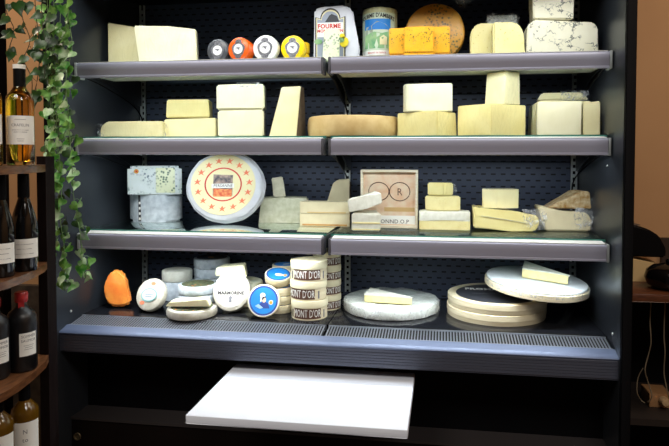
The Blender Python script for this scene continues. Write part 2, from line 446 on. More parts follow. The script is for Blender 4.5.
link('screw', lathe([(0, 0), (.005, 0), (.004, .003), (0, .004)], 12), steel, case, (-HW+.0005, -.04, .865), (0, PI/2, 0))
link('screw', lathe([(0, 0), (.005, 0), (.004, .003), (0, .004)], 12), steel, case, (HW-.0005, -.04, .865), (0, -PI/2, 0))
link('screw', lathe([(0, 0), (.004, 0), (.003, .003), (0, .004)], 12), steel, case, (HW-.0005, .05, 1.41), (0, -PI/2, 0))
for x in (-.2, .2): link('board_runner', B(x-.012, x+.012, -.26, .06, .659, .671), black, case)
for S in (S1, S2):                              # lamp leads from rail to upright
    for xs, xe in ((-.93, -.935), (.004, .004), (.935, .93)):
        pts = smoothpts([(xs, .03, S-.05), (xs+.004, .15, S-.07), (xs, .36, S-.12), (xe, .455, S-.17), (xe, .47, S-.24)])
        tag_o = link('lamp_lead', tube(bmesh.new(), pts, .003), black, case)

# ------------------------------------------------------------------ lamps
def area(name, loc, sx, sy, power, col, rot, spread=180):
    l = bpy.data.lights.new(name, 'AREA'); l.spread = math.radians(spread); l.shape = 'RECTANGLE'; l.size = sx; l.size_y = sy; l.energy = power; l.color = col
    o = bpy.data.objects.new(name, l); C.objects.link(o); o.location = loc; o.rotation_euler = rot; return o
LED = (.87, .95, 1.0)
LP = dict(top=4.6, s1=2.3, s2=2.9, s3=3.0)
area('canopy_led_light', (0, -.035, 2.09), 1.8, .03, LP['top'], LED, (math.radians(8), 0, 0), 125)
for nm, S, pw in (('s1', S1, LP['s1']), ('s2', S2, LP['s2']), ('s3', S3, LP['s3'])):
    for x in (-.48, .48): area('shelf_led_light', (x, .036, S-.031), .86, .014, pw, LED, (math.radians(22 if nm != 's3' else 8), 0, 0), 180 if nm != 's3' else 130)
area('ceiling_light', (-.9, -1.9, 2.93), 1.2, .8, 40, (1, .93, .85), (0, 0, 0))
area('ceiling_light', (1.2, -1.9, 2.93), 1.2, .8, 40, (1, .93, .85), (0, 0, 0))
area('ceiling_light', (1.9, -.3, 2.93), .5, .5, 17, (1, .84, .66), (0, 0, 0))
area('ceiling_light', (-1.7, -.2, 2.93), .5, .5, 17, (1, .84, .66), (0, 0, 0))
w = bpy.data.worlds.new('world'); SC.world = w; w.use_nodes = True
w.node_tree.nodes['Background'].inputs[0].default_value = (.55, .6, .75, 1); w.node_tree.nodes['Background'].inputs[1].default_value = .05
SC.view_settings.view_transform = 'Standard'; SC.view_settings.look = 'None'
SC.view_settings.exposure = 0; SC.view_settings.gamma = 1; SC.view_settings.use_curve_mapping = False

# ------------------------------------------------------------------ cheese builders
def blk(name, label, cat, px0, px1, pyt, base, yf, dep, m, kind='box', tip=.5, sk=(0, 0), dz=(0, 0), lean=0, rz=0, bev=.004, amp=.0015, group=None, tk=.3, rnd=0, tp=.24):
    pc = (px0+px1)/2
    yq = yf+dep*.5 if kind == 'round' else yf
    a = at_y(px0, 180, yq).x; b = at_y(px1, 180, yq).x; w = b-a
    h = at_y(pc, pyt, yf).z-base-.0004
    if kind == 'box': fp = [(-w/2, 0), (w/2, 0), (w/2-tp*dep, dep), (-w/2+tp*dep*.4, dep)]
    elif kind == 'tipped': fp = [(-w/2, dep*tk), (-w/2+w*tip, 0), (w/2, dep*tk), (w/2-tp*dep, dep), (-w/2+tp*dep*.4, dep)]
    elif kind == 'wedge': fp = [(-w/2, 0), (w/2, 0), (w/2-w*.12, dep), (-w/2+w*.12, dep)]
    elif kind == 'round': fp = [(w/2*math.cos(t), dep/2+dep/2*math.sin(t)) for t in [k*2*PI/36 for k in range(36)]]
    elif kind == 'roundleft':
        fp = [(w/2, 0), (w/2, dep)]+[(-w/2+.03-.03*math.sin(t), dep/2+dep/2*math.cos(t)) for t in [k*PI/8 for k in range(9)]]
    bm = bmesh.new(); n = len(fp)
    A = [bm.verts.new((x, y, 0)) for x, y in fp]
    D = []
    for x, y in fp:
        t = (x+w/2)/w
        xx = (-w/2+w*sk[0])*(1-t)+(w/2-w*sk[1])*t
        D.append(bm.verts.new((xx, y+lean*h, h+(dz[0]*(1-t)+dz[1]*t)*h)))
    bm.faces.new(A[::-1]); bm.faces.new(D)
    for i in range(n): bm.faces.new((A[i], A[(i+1) % n], D[(i+1) % n], D[i]))
    if rnd:
        es = [e for e in bm.edges if abs(e.verts[0].co.z-e.verts[1].co.z) < 1e-6 and e.verts[0].co.z > h*.5] if rnd > 0 else []
        vs = [e for e in bm.edges if abs(e.verts[0].co.z-e.verts[1].co.z) > h*.5]
        bmesh.ops.bevel(bm, geom=es+vs, offset=abs(rnd), segments=5, affect='EDGES')
    elif n < 12: bmesh.ops.bevel(bm, geom=bm.edges[:], offset=bev, segments=2, affect='EDGES')
    else: bmesh.ops.bevel(bm, geom=[e for e in bm.edges if abs(e.verts[0].co.z-e.verts[1].co.z) < h*.4 and len(e.link_faces) == 2 and (len(e.link_faces[0].verts) > 10 or len(e.link_faces[1].verts) > 10)], offset=bev, segments=3, affect='EDGES')
    rough(bm, amp, 30, 2 if n < 12 else 1, seed=px0)
    o = link(name, bm, m, None, ((a+b)/2, yf, base+.0004), (0, 0, rz))
    if label: tag(o, label, cat, group)
    o['_h'] = h; o['_w'] = w
    return o
def crumple(parent, loc, w, h, d=.012, seed=0, rot=(0, 0, 0), name='cling_film'):
    bm = bmesh.new(); n = 9
    g = [[bm.verts.new(((i/(n-1)-.5)*w, 0, (j/(n-1)-.5)*h)) for i in range(n)] for j in range(n)]
    for j in range(n-1):
        for i in range(n-1): bm.faces.new((g[j][i], g[j][i+1], g[j+1][i+1], g[j+1][i]))
    for v in bm.verts:
        q = noise.noise_vector(Vector((v.co.x*60+seed*5, v.co.z*60, seed)))
        v.co += Vector((q.x*.006, q.y*d, q.z*.006))
    return link(name, bm, film, parent, loc, rot)
G1, G2, G3 = S1+GT-.0095, S2+GT, S3+GT
film_top = lambda o, s=0: None

# ---- top shelf
def wedge_of(pts_px, base, yf, dep, m, name, label, cat, bev=.004, amp=.0012, tp=.55):
    """block whose front face outline is traced, extruded to the depth it has"""
    P = []
    for x, y in pts_px:
        q = at_y(x, y, yf); P.append((q.x, max(q.z, base+.0004)))
    cx = sum(p[0] for p in P)/len(P)
    P = [(x-cx, z-base-.0004) for x, z in P]
    bm = poly(bmesh.new(), P, 0, -dep)
    for v in bm.verts:
        if v.co.z < -dep*.5: v.co.x = v.co.x-tp*dep*.6 if v.co.x > 0 else v.co.x
    xf(bm, FACE)
    if bev: bmesh.ops.bevel(bm, geom=bm.edges[:], offset=bev, segments=3, affect='EDGES')
    rough(bm, amp, 30, 2, seed=pts_px[0][0])
    o = link(name, bm, m, None, (cx, yf, base+.0004))
    return tag(o, label, cat) if label else o

o = wedge_of([(108, 66), (107.5, 22.5), (136, 27), (141, 66)], G1, .20, .12, pale, 'cheese_wedge', 'pale cheese wedge with upturned corner, leftmost on the top shelf', 'cheese')
o = wedge_of([(139, 66), (133.5, 25.5), (168, 26), (196, 29), (197.5, 66)], G1, .12, .07, pale2, 'cheese_wedge', 'wide ivory cheese wedge with slanted left side, left of the grey wax cheese', 'cheese')

def medallion(parent, r, h, ring, fig=True):
    link('foil_ornament', poly(bmesh.new(), ellip(r*.60, r*.60, 40, 0, 0, .05), h+.0002, h+.0008), ring, parent)
    for s_ in (-1, 1): link('foil_ornament', poly(bmesh.new(), ellip(r*.30, r*.2, 18, 0, s_*r*.60), h+.0002, h+.0009), ring, parent)
    lb = link('round_label', poly(bmesh.new(), ellip(r*.42, r*.42, 32), h+.0008, h+.0014), white, parent)
    bm = bmesh.new()
    poly(bm, [(-.3*r, .02*r), (-.1*r, .14*r), (.1*r, .12*r), (.26*r, .05*r), (.1*r, .03*r), (.12*r, -.12*r), (-.02*r, -.04*r), (-.1*r, .05*r)], h+.0014, h+.0018)
    link('print', bm, gry_ink, lb)
for k, (cx, ct, cb, rp, key, m, lbl) in enumerate((
        (218, 37, 61, 11.2, 'smoky', silv, 'small dark grey wax coated cheese disc with silver medallion'),
        (240.5, 36, 61, 11.6, 'orange', silv, 'small orange wax coated cheese disc with silver medallion'),
        (265.5, 35, 61, 12.8, 'white', silv, 'small white wax coated cheese disc with silver medallion'),
        (293, 35, 61, 12.4, 'yellow', silv, 'bright yellow wax cheese disc with medallion, in front of a plain yellow disc'))):
    y = .12; th_ = .035 if key != 'orange' else .05; r = (at_y(cx+rp, 50, y-th_).x-at_y(cx-rp, 50, y-th_).x)/2*.99; x = at_y(cx, 50, y-th_).x
    rz = math.radians({'orange': -10}.get(key, -4))
    o = link('wax_cheese', drum(r, .035 if key != 'orange' else .05, .006), wax[key], None, (x, y, G1+r+.001), (math.radians(88), 0, rz))
    tag(o, lbl, 'cheese'); medallion(o, r, .035 if key != 'orange' else .05, m)
y = .19; r = (at_y(309, 50, y).x-at_y(285.5, 50, y).x)/2
o = link('wax_cheese', drum(r, .0415, .006), wax['yellow'], None, (at_y(297.5, 50, y).x, y, G1+.001)); tag(o, 'plain yellow wax cheese lying flat at the bottom of the yellow pair behind', 'cheese')
o = link('wax_cheese', drum(r*.98, .0415, .006), wax['yellow'], None, (at_y(297.5, 50, y).x+.002, y, G1+.0435)); tag(o, 'plain yellow wax cheese stacked on another yellow one, behind the yellow disc', 'cheese')

# Fourme de Montbrison package
yf = .15
def arch(w, h, n=12, rr=.5):
    pts = [(-w/2, 0), (w/2, 0), (w/2, h-w*rr*.55)]
    pts += [(w*.33*math.cos(t), h-w*.33+w*.33*math.sin(t)) for t in [PI*k/n for k in range(n+1)]]
    pts += [(-w/2, h-w*rr*.55)]
    return pts
o = wedge_of([(313, 66), (314, 9), (322, 6.5), (345, 5), (353, 9), (358, 40), (360.5, 48), (359, 66)], G1, yf, .10, paper, 'wrapped_cheese', 'white paper wrapped cheese with arched red lettered label, on the top shelf', 'cheese', bev=.008, amp=.0022)
pa = o; ox = o.location.x
q = at_y(330, 62, yf); q2 = at_y(345, 8, yf); w_ = at_y(345, 30, yf).x-at_y(316, 30, yf).x; cxl = at_y(330.5, 30, yf).x-ox; hz = at_y(330, 9, yf).z-G1
yo = -.0036
lb = link('arched_label', xf(shift(poly(bmesh.new(), arch(w_*1.04, hz+.002), 0, .0006), cxl), FACE), blk_ink, pa, (0, yo, 0))
li = link('label_field', xf(shift(poly(bmesh.new(), arch(w_*.96, hz-.004), .0006, .001), cxl), FACE), cream, lb)
link('label_border', xf(shift(poly(bmesh.new(), arch(w_*.9, hz-.01), .001, .0014), cxl), FACE), mat('label_sky', (150, 160, 175), None), lb)
bm = poly(bmesh.new(), [(cxl-.02, hz-.05), (cxl+.035, hz-.05), (cxl+.025, hz-.028), (cxl+.005, hz-.02), (cxl-.004, hz-.026)], .0014, .0018)
link('roof_picture', xf(bm, FACE), dlabel, lb)
link('white_band', xf(poly(bmesh.new(), [(cxl-w_*.44, hz-.105), (cxl+w_*.44, hz-.105), (cxl+w_*.44, hz-.052), (cxl-w_*.44, hz-.052)], .0018, .002), FACE), white, lb)
link('lettering', xf(shift(text_bm('FOURME', .023, .0003, .95, .0008), cxl-.004, hz-.066, .0022), FACE), red, lb)
link('lettering', xf(shift(text_bm('MONTBRISON', .0155, .0003, .95, .0006), cxl, hz-.083, .0022), FACE), red, lb)
bm = bmesh.new(); poly(bm, ellip(.018, .02, 9, cxl+.052, hz-.125), .002, .003); poly(bm, ellip(.012, .012, 7, cxl+.045, hz-.105), .002, .003)
link('yellow_flower_print', xf(bm, FACE), yelp, lb)
for cc in ((cxl+.038, hz-.118), (cxl-.045, hz-.122)): link('leaf_print', xf(poly(bmesh.new(), ellip(.016, .010, 9, *cc), .003, .0036), FACE), grnp, lb)
o = wedge_of([(322, 66), (324, 29.5), (340, 28.5), (339.5, 66)], G1, .10, .03, bluespk2, 'cheese_wedge', 'small greenish cream cheese piece in front of the white wrapped cheese', 'cheese', amp=.001)

# Fourme d'Ambert drum
y = .245; xa, xb = at_y(360.5, 30, y-.06).x, at_y(396, 30, y-.06).x; r = (xb-xa)/2; h = at_y(378, 7, y-.06).z-G1
o = link('wrapped_cheese', rough(drum(r, h, .008), .0015, 40), mat('greenish_wrapper', (208, 206, 150), (190, 190, 150), 60, .4, bmp=.5, coat=.6, speck=(120, 130, 80)), None, ((xa+xb)/2, y, G1+.0004))
tag(o, 'tall cylindrical cheese with a blue and green mountain landscape label', 'cheese')
fa = math.radians(-4)
R = r+.0006
link('landscape_label', arcpatch(R, .030, h-.022, 1.15, fa), mat('pale_label_field', (205, 215, 190), (185, 205, 180), 30), o)
link('sky_print', arcpatch(R+.0005, h-.085, h-.045, .8, fa), bluep, o)
bm = poly(bmesh.new(), [(-.05, -.02), (.05, -.02), (.052, .01), (.035, .024), (.02, .03), (.0, .036), (-.02, .02), (-.045, .015)], 0, .0006)
link('mountain_print', bend(bm, R+.0011, h-.09, fa), mount, o)
bm = poly(bmesh.new(), [(-.052, -.05), (.05, -.05), (.05, .014), (.02, .006), (-.01, .012), (-.05, -.002)], 0, .0006)
link('meadow_print', bend(bm, R+.0016, h-.105, fa), grnp, o)
bm = poly(bmesh.new(), [(.012, -.022), (.04, -.022), (.04, .006), (.026, .014), (.012, .004)], 0, .0006)
link('village_print', bend(bm, R+.0023, h-.12, fa), cream, o)
link('white_band', arcpatch(R+.0006, .030, .048, 1.15, fa), white, o)
t = text_bm("FOURME D'AMBERT", .021, .0003, .78, .0005)
for v in t.verts: v.co.y -= (v.co.x**2)*2.4
link('lettering', bend(t, R+.0008, h-.032, fa), blk_ink, o)
link('lettering', bend(text_bm('PRODUIT DE FRANCE', .008, .0003, .9), R+.0014, .039, fa), red, o)

# orange herb cheese + wheel
rr = (at_y(464, 40, .26).x-at_y(405, 40, .26).x)/2
w = link('round_cheese', rough(drum(rr, .07, .012), .002, 20), orind, None, (at_y(435, 40, .26).x, .30, G1+rr+.004), (math.radians(84), 0, 0))
tag(w, 'large golden herb flecked cheese wheel standing on edge behind orange blocks', 'cheese')
crumple(w, (.1, .12, .07), .05, .06, .02, 3, (PI/2, 0, .4))
for a, b, t, yy, lb_ in ((388.5, 405, 28, .14, 'orange herb cheese block left in the row of three'), (403.5, 433, 26.5, .107, 'wide orange herb cheese block in the middle, overlapping its neighbours'), (431, 449, 26.5, .14, 'orange herb cheese block right in the row, before the golden wheel')):
    o = blk('cheese_block', lb_, 'cheese', a, b, t, G1+.0245, yy, .028, orang, bev=.003, amp=.0008)
    lw = blk('cheese_block', lb_.replace('orange herb cheese block', 'flat orange slab').replace('wide orange', 'wide flat orange')+', beneath the taller block', 'cheese', a-.3, b+.3, 52.8, G1, yy, .03, orang, bev=.003, amp=.0008)
    lw.scale.z = .0235/lw['_h']

# twin holey cheese
for a, b, t, yy, lb_, sk in ((470, 497, 23, .2, 'pale yellow round ended cheese half with small holes, left of the pair', (.06, 0)), (493, 525, 22, .13, 'pale yellow round ended cheese half with small holes, right of the pair', (0, .05))):
    P = [(a, 50), (a, 35), (a+3, 27), (a+9, t), (b, t), (b, 66), (a+1, 66)] if a < 480 else [(a, 66), (a, t), (b-9, t), (b-3, 27), (b, 36), (b, 52), (b-1, 66)]
    o = wedge_of(P, G1, yy, .06, holey, 'cheese_half', lb_, 'cheese', bev=.006)
    wdt = at_y(b, 30, yy).x-at_y(a, 30, yy).x
    bm = B(-wdt/2+.004, wdt/2-.004, -.0018, .0015, .012, .015)
    link('rind_line', bm, orr, o)
o = blk('cheese_piece', 'small film wrapped cheese with dark lettered label, behind the round ended pair', 'cheese', 486, 516, 15, G1, .26, .06, bluespk, amp=.002)
crumple(o, (0, -.006, o['_h']-.02), .12, .05, .01, 5)
# blue veined
o = wedge_of([(526, 66), (528, 25), (534, 19.5), (594, 22), (598.5, 28), (599, 66)], G1, .12, .13, blue, 'blue_cheese', 'large ivory blue veined cheese block at the right end of the top shelf', 'cheese', bev=.005)
hb = at_y(560, 20, .12).z
link('side_rind', B(-.118, -.112, .0, .12, .005, .12), orr, o) if False else None
o = wedge_of([(533.5, 19), (532.5, -8), (575, -8), (574, 19)], hb+.003, .15, .10, blue, 'blue_cheese', 'smaller blue veined cheese block stacked on the large veined one', 'cheese', bev=.004)

# ---- second shelf
o = wedge_of([(99, 141), (101, 126), (107, 121.5), (163, 121), (163, 141)], G2, .14, .10, pale, 'cheese_block', 'flat pale cheese slab with film crumpled at its left end, second shelf', 'cheese')
crumple(o, (-.108, .0, .026), .035, .05, .015, 8)
o1 = blk('cheese_block', 'pale cheese slab under the small yellow block, second shelf', 'cheese', 164.5, 216.5, 118, G2, .19, .12, pale, amp=.001, dz=(-.05, 0))
crumple(o1, (-.1, -.002, .03), .03, .055, .01, 9)
blk('cheese_block', 'small yellow cheese block resting on a pale slab, second shelf', 'cheese', 166, 210, 99.5, G2+o1['_h']+.0015, .20, .09, yell, sk=(.03, .02))
o2 = blk('cheese_block', 'lower of two stacked near white cheese blocks, second shelf', 'cheese', 217.5, 264, 110, G2, .16, .11, pale2, bev=.006)
o3 = blk('cheese_block', 'upper of two stacked near white cheese blocks, second shelf', 'cheese', 216.5, 265, 84, G2+o2['_h']+.0015, .16, .11, pale2, sk=(0, .01), bev=.006)
crumple(o3, (.03, -.004, o3['_h']-.004), .09, .02, .01, 12)
o = wedge_of([(269, 141), (281.5, 87), (301, 86), (296.5, 141)], G2, .15, .01, pale, 'cheese_wedge', 'tall leaning cheese wedge with brown rind side, left of the tan wheel', 'cheese', bev=.003)
bm = bmesh.new()
P = [at_y(x, y_, .165) for x, y_ in ((269, 141), (281.5, 87.5), (301, 86.5), (296.5, 141))]
Q = [at_y(x, y_, .26) for x, y_ in ((282, 141), (290, 90), (304, 88), (306, 141))]
P = [bm.verts.new((q.x-o.location.x, -.0+.012, max(q.z-G2, .0006))) for q in P]; Q = [bm.verts.new((q.x-o.location.x, .11, max(q.z-G2, .0006))) for q in Q]
bm.faces.new(P); bm.faces.new(Q[::-1])
for i in range(4): bm.faces.new((P[i], P[(i+1) % 4], Q[(i+1) % 4], Q[i]))
link('rind', rough(bm, .001, 30, 2), rindb, o)
crumple(o, (.02, .05, .05), .04, .09, .012, 14, (0, 0, 1.0))
# tan wheel
ya = .24; a, b = at_y(307, 120, ya).x, at_y(399, 120, ya).x; r = (b-a)/2
hh = at_y(350, 115, .11).z-G2
o = link('round_cheese', rough(drum(r*.985, hh, .009, .003), .0012, 20), rindt, None, ((a+b)/2, .09+r, G2+.0006))
tag(o, 'broad low tan rinded cheese wheel on the second shelf', 'cheese')
bm = lathe([(.6*r, hh), (.6*r, hh+.0015), (.64*r, hh+.0015), (.64*r, hh)], 40)
link('rind_groove', bm, orr, o)
crumple(o, (.03, -.05, hh+.004), .03, .006, .004, 15)
# wedge + block
o4 = blk('cheese_wedge', 'film wrapped cheese wedge with its point forward, beside the tan wheel', 'cheese', 395, 457.5, 111, G2, .10, .14, yell, 'tipped', .68, tk=.7, bev=.003, sk=(-.0, .02))
o5 = blk('cheese_block', 'cheese block with rounded left side on the wedge beside the tan wheel', 'cheese', 402, 452, 83.5, G2+o4['_h']+.0015, .15, .09, pale2, 'roundleft', bev=.003)
o6 = blk('cheese_wedge', 'big cheese wedge with its point forward, under the tapering block', 'cheese', 458, 529, 103.5, G2, .09, .15, yell, 'tipped', .46, tk=.6, bev=.003)
o7 = blk('cheese_wedge', 'tapering cheese block standing on the big wedge, second shelf', 'cheese', 485, 521, 71, G2+o6['_h']+.0015, .13, .08, pale, 'tipped', .52, tk=.6, bev=.002, sk=(.06, .02))
o8 = wedge_of([(531, 141), (533, 105), (541, 100), (592, 101), (590, 141)], G2, .24, .10, pale, 'cheese_block', 'cheese block in the rear of the right end group on the second shelf', 'cheese')
hb = at_y(560, 100.5, .24).z-G2
o9 = blk('cheese_piece', 'thin film covered cheese piece lying atop the right end group', 'cheese', 536, 588, 92.5, G2+hb+.002, .25, .07, pale, sk=(.1, .12))
crumple(o9, (.04, -.005, .015), .10, .04, .012, 17)
blk('cheese_block', 'square pale cheese slab in front at the right of the second shelf', 'cheese', 536.5, 581, 101.5, G2, .12, .06, pale2, bev=.003)
o = blk('cheese_block', 'narrower pale cheese slab, last at the right of the second shelf', 'cheese', 582.5, 599.5, 102.5, G2, .125, .06, pale, bev=.003, dz=(0, .04), tp=.1)

# ---- third shelf
def zfront(px, py, z): return at_z(px, py, z).y
def onshelf(px0, px1, pyb, z): return max(.07, at_z((px0+px1)/2, pyb, z).y)
o = blk('wrapped_cheese', 'white foil wrapped cheese drum with dark vertical strip, under a square one', 'cheese', 131.5, 181, 194.5, G3, .27, .16, mould2, 'round', bev=.010, amp=.0015)
o['_h']
bm = bmesh.new(); box(bm, -.0063, .0063, -.0012, .0008, .003, o['_h']-.004)
for k in range(4): box(bm, -.004, .004, -.0022, -.0008, .01+k*.022, .02+k*.022, mi=1)
for v in bm.verts: v.co.x -= .035; v.co.y += .0042
link('label_strip', bm, [dlabel, white], o)
hb = G3+o['_h']
o = blk('wrapped_cheese', 'square blue speckled white cheese with orange dot, stacked on a drum', 'cheese', 129.5, 180, 166, hb+.001, .27, .12, bluespk, rnd=.012, amp=.001, rz=.30, tp=.35)
link('orange_sticker', xf(poly(bmesh.new(), ellip(.0095, .0095, 20), 0, .0006), FACE), gold, o, (-.072, -.0015, o['_h']-.022))
link('sticker_mark', xf(poly(bmesh.new(), ellip(.004, .004, 12), .0006, .001), FACE), red, o, (-.072, -.0015, o['_h']-.022))
link('cut_face', B(.005, .082, -.0022, .001, .006, o['_h']-.008, bev=.001), bluespk2, o)

# big wrapped wheel leaning back
yb = .24; cxp = 222; x = at_y(cxp, 188, yb).x; rx = (at_y(263, 188, yb).x-at_y(189, 188, yb).x)/2
ry = rx*.93
bm = rough(drum(rx, .075, .022, .004, 56), .0035, 26, seed=4)
for v in bm.verts: v.co.y *= ry/rx
tilt = math.radians(76)
w = link('wrapped_cheese', bm, paper, None, (x, yb+.07, G3+ry*math.sin(tilt)+.006), (tilt, 0, math.radians(10)))
w.location.z = G3+ry*math.sin(tilt)+.001
tag(w, 'large round paper wrapped cheese wheel with cream label ringed by red motifs', 'cheese')
T = .0775; s = ry/rx
lb = link('round_label', poly(bmesh.new(), ellip(rx*.83, ry*.86, 48, -.006, .004), T, T+.0008), cream, w)
for k in range(15):
    a = k*2*PI/15+.1; cx_, cy_ = -.006+rx*.67*math.cos(a), .004+ry*.68*math.sin(a)
    S_ = 1.35; bm = poly(bmesh.new(), [(cx_+u*S_, cy_+w2*S_) for u, w2 in ((-.011, .004), (-.004, .001), (0, .009), (.004, .002), (.012, .006), (.004, -.003), (.009, -.010), (0, -.005), (-.009, -.009), (-.004, -.002))], T+.0008, T+.0013)
    link('red_motif', bm, salm, lb)
bm = bmesh.new()
n = 44; ring = []
for rr_, zz in ((.48, T+.0008), (.48, T+.0016), (.445, T+.0016), (.445, T+.0008)):
    ring.append([bm.verts.new((-.006+rx*rr_*math.cos(k*2*PI/n), .004+ry*rr_*math.sin(k*2*PI/n), zz)) for k in range(n)])
for A_, D_ in zip(ring, ring[1:]+ring[:1]):
    for k in range(n): bm.faces.new((A_[k], A_[(k+1) % n], D_[(k+1) % n], D_[k]))
link('red_circle', bm, red, lb)
c0 = -.006
def q4(a, b, c, d): return [(c0-a, -b), (c0+c, -b), (c0+c, d), (c0-a, d+.003)]
pic = link('centre_picture', poly(bmesh.new(), q4(.040, .042, .038, .042), T+.001, T+.0016), mat('dusky_scene_print', (170, 145, 130), (45, 48, 62), 60, detail=2), lb)
link('red_field', poly(bmesh.new(), q4(.038, .046, .036, -.016), T+.0016, T+.002), mat('red_flower_print', (205, 60, 40), (238, 160, 90), 90, detail=2), pic)
link('white_banner', poly(bmesh.new(), [(c0-.046, -.012), (c0+.044, -.010), (c0+.044, .008), (c0-.046, .006)], T+.002, T+.0024), white, pic)
link('lettering', shift(text_bm('PERSANNE', .017, .0003, .9), c0, -.002, T+.0027), blk_ink, pic)

blk('cheese_block', 'greenish grey rinded cheese block with a small piece standing on it', 'cheese', 258, 309, 198, G3, .335, .11, rindg, sk=(.05, .02), amp=.003, rnd=.006)
ob = bpy.context.scene.objects[-1] if False else None
h18 = at_y(284, 198, .33).z
o = wedge_of([(273.5, 206), (271, 178), (282.5, 176.5), (286, 206)], h18+.001, .345, .035, mat('greyish_soft_rind', (212, 208, 186), (186, 182, 156), 40, .6, bmp=.5), 'cheese_piece', 'small greyish cheese piece standing on the greenish rinded block', 'cheese', amp=.002)
a19 = blk('cheese_slab', 'lower of two stacked cream cheese slabs on the third shelf', 'cheese', 299.5, 350, 214, G3, .25, .07, ivory, rnd=-.004, amp=.001)
h19 = a19['_h']
link('rind_line', B(-.09, .09, -.0015, .001, .003, .009), orr, a19)
b19 = blk('cheese_slab', 'upper of two stacked cream cheese slabs on the third shelf', 'cheese', 299.5, 350, 202, G3+h19+.0015, .25, .07, ivory, rnd=-.004, amp=.001)
link('paste_line', B(-.07, .085, -.0012, .001, .002, .006), rindt, b19)
o = wedge_of([(320, 232), (333, 183), (337, 180), (350, 179), (349, 232)], G3, .38, .04, ivory, 'cheese_wedge', 'grey cream cheese wedge standing upright behind the stacked slabs', 'cheese', bev=.003)
link('rind', B(.044, .050, .006, .04, .01, .17), rindb, o)
# brie slices
c1 = blk('brie_slice', 'soft white rinded cheese slice lying below a tilted one', 'cheese', 351, 381, 213, G3, .12, .11, mold, amp=.002, sk=(.02, .0), bev=.005)
link('cut_face', B(-.050, .052, -.0016, .001, c1['_h']*.42, c1['_h']*.5, bev=.0005), paste, c1)
link('cut_face', B(-.050, .052, -.0016, .001, c1['_h']*.08, c1['_h']*.14, bev=.0005), paste, c1)
o = wedge_of([(349, 216), (347, 203), (365, 199), (381, 195.5), (382.5, 206.5), (367, 212)], G3, .12, .10, mold, 'brie_slice', 'soft white rinded cheese slice tilted on top of another', 'cheese', bev=.004, amp=.0015)
o.location.z = G3+c1['_h']+.001-min(v.co.z for v in o.data.vertices)
# wooden box with picture, leaning back
yb = .24; xa, xb = at_y(360.5, 230, yb).x, at_y(417.5, 230, yb).x; W = xb-xa; Hh = at_y(390, 170, yb).z-G3
bx = empty('wooden_cheese_box', ((xa+xb)/2, yb, G3+.0005))
tag(bx, 'square pale wooden cheese box standing open towards the front with printed label', 'box')
t_ = .0085
link('side_board', B(-W/2, -W/2+t_, 0, .06, 0, Hh), woodb, bx); link('side_board', B(W/2-t_, W/2, 0, .06, 0, Hh), woodb, bx)
link('top_board', B(-W/2+t_, W/2-t_, 0, .06, Hh-t_, Hh), woodb, bx); link('bottom_board', B(-W/2+t_, W/2-t_, 0, .06, 0, t_), woodb, bx)
pn = link('label_panel', B(-W/2+t_, W/2-t_, .024, .05, t_, Hh-t_), mat('peach_printed_paper', (226, 208, 182), (218, 172, 134), 24, .5, detail=3), bx)
bm = bmesh.new()
for cx_ in (-.042, .040):
    tube(bm, [(cx_+.040*math.cos(t), .0235, Hh*.62+.036*math.sin(t)) for t in [k*2*PI/24 for k in range(25)]], .0017, 4)
link('circle_print', bm, brn_ink, pn)
link('pale_band', B(-W/2+t_+.002, W/2-t_-.002, .0232, .0238, .012, .046), white, pn)
link('lettering', xf(shift(text_bm('R', .04, .0003, .9), .04, Hh*.61, 0), FACE), brn_ink, pn, (0, .0232, 0))
link('lettering', xf(shift(text_bm("MONND.O.P", .022, .0003, 1.0), .012, .022, 0), FACE), blk_ink, pn, (0, .0228, 0))
link('gold_band', B(-.02, W/2-t_-.004, .0232, .0238, .062, .078), mat('tan_print', (200, 165, 110), None), pn)
# stack of three right of box
c = blk('cheese_block', 'bottom block of the stack of three beside the wooden box', 'cheese', 419, 471, 212, G3, .215, .10, paste, amp=.0012, rnd=-.006)
link('mould_rind', B(-c['_w']/2-.001, c['_w']/2-.002, -.002, .075, c['_h']*.48, c['_h']+.0015, bev=.004), mold, c)
h_ = G3+c['_h']+.003
c = blk('cheese_block', 'middle block of the stack of three beside the wooden box', 'cheese', 425, 461, 196.5, h_, .22, .08, paste, 'tipped', .5, tk=.25, amp=.001)
h_ += c['_h']+.002
c = blk('cheese_block', 'top block of the stack of three beside the wooden box', 'cheese', 427.5, 453.5, 183, h_, .225, .07, yell, 'tipped', .65, tk=.3, amp=.001)
crumple(c, (.046, .03, .03), .03, .03, .01, 20)
# long wedge with small block on top
o = wedge_of([(473.5, 228), (473, 206), (481, 209.5), (518, 211.5), (538, 216), (541, 224), (535, 242), (512, 241)], G3, .20, .12, yell, 'cheese_wedge', 'long flat cheese wedge with clear film crumpled at its right end', 'cheese', bev=.006, amp=.002)
cr = o
for k in range(3): crumple(cr, (.085+.012*k, -.008+.01*k, .05-.004*k), .07, .07, .02, 22+k, (0, 0, .3*k))
link('rind_line', xf(poly(bmesh.new(), [(-.10, .056), (0.0, .042), (.07, .031), (.07, .0322), (0, .0438), (-.10, .0578)], 0, .002), FACE), rindg, o, (0, -.0016, 0))
zz = at_y(495, 210, .20).z
o = blk('cheese_block', 'small rounded yellow cheese block on the long flat wedge', 'cheese', 482.5, 520, 189.5, zz+.004, .225, .09, pale, 'tipped', .4, tk=.2, rnd=-.006, amp=.001)
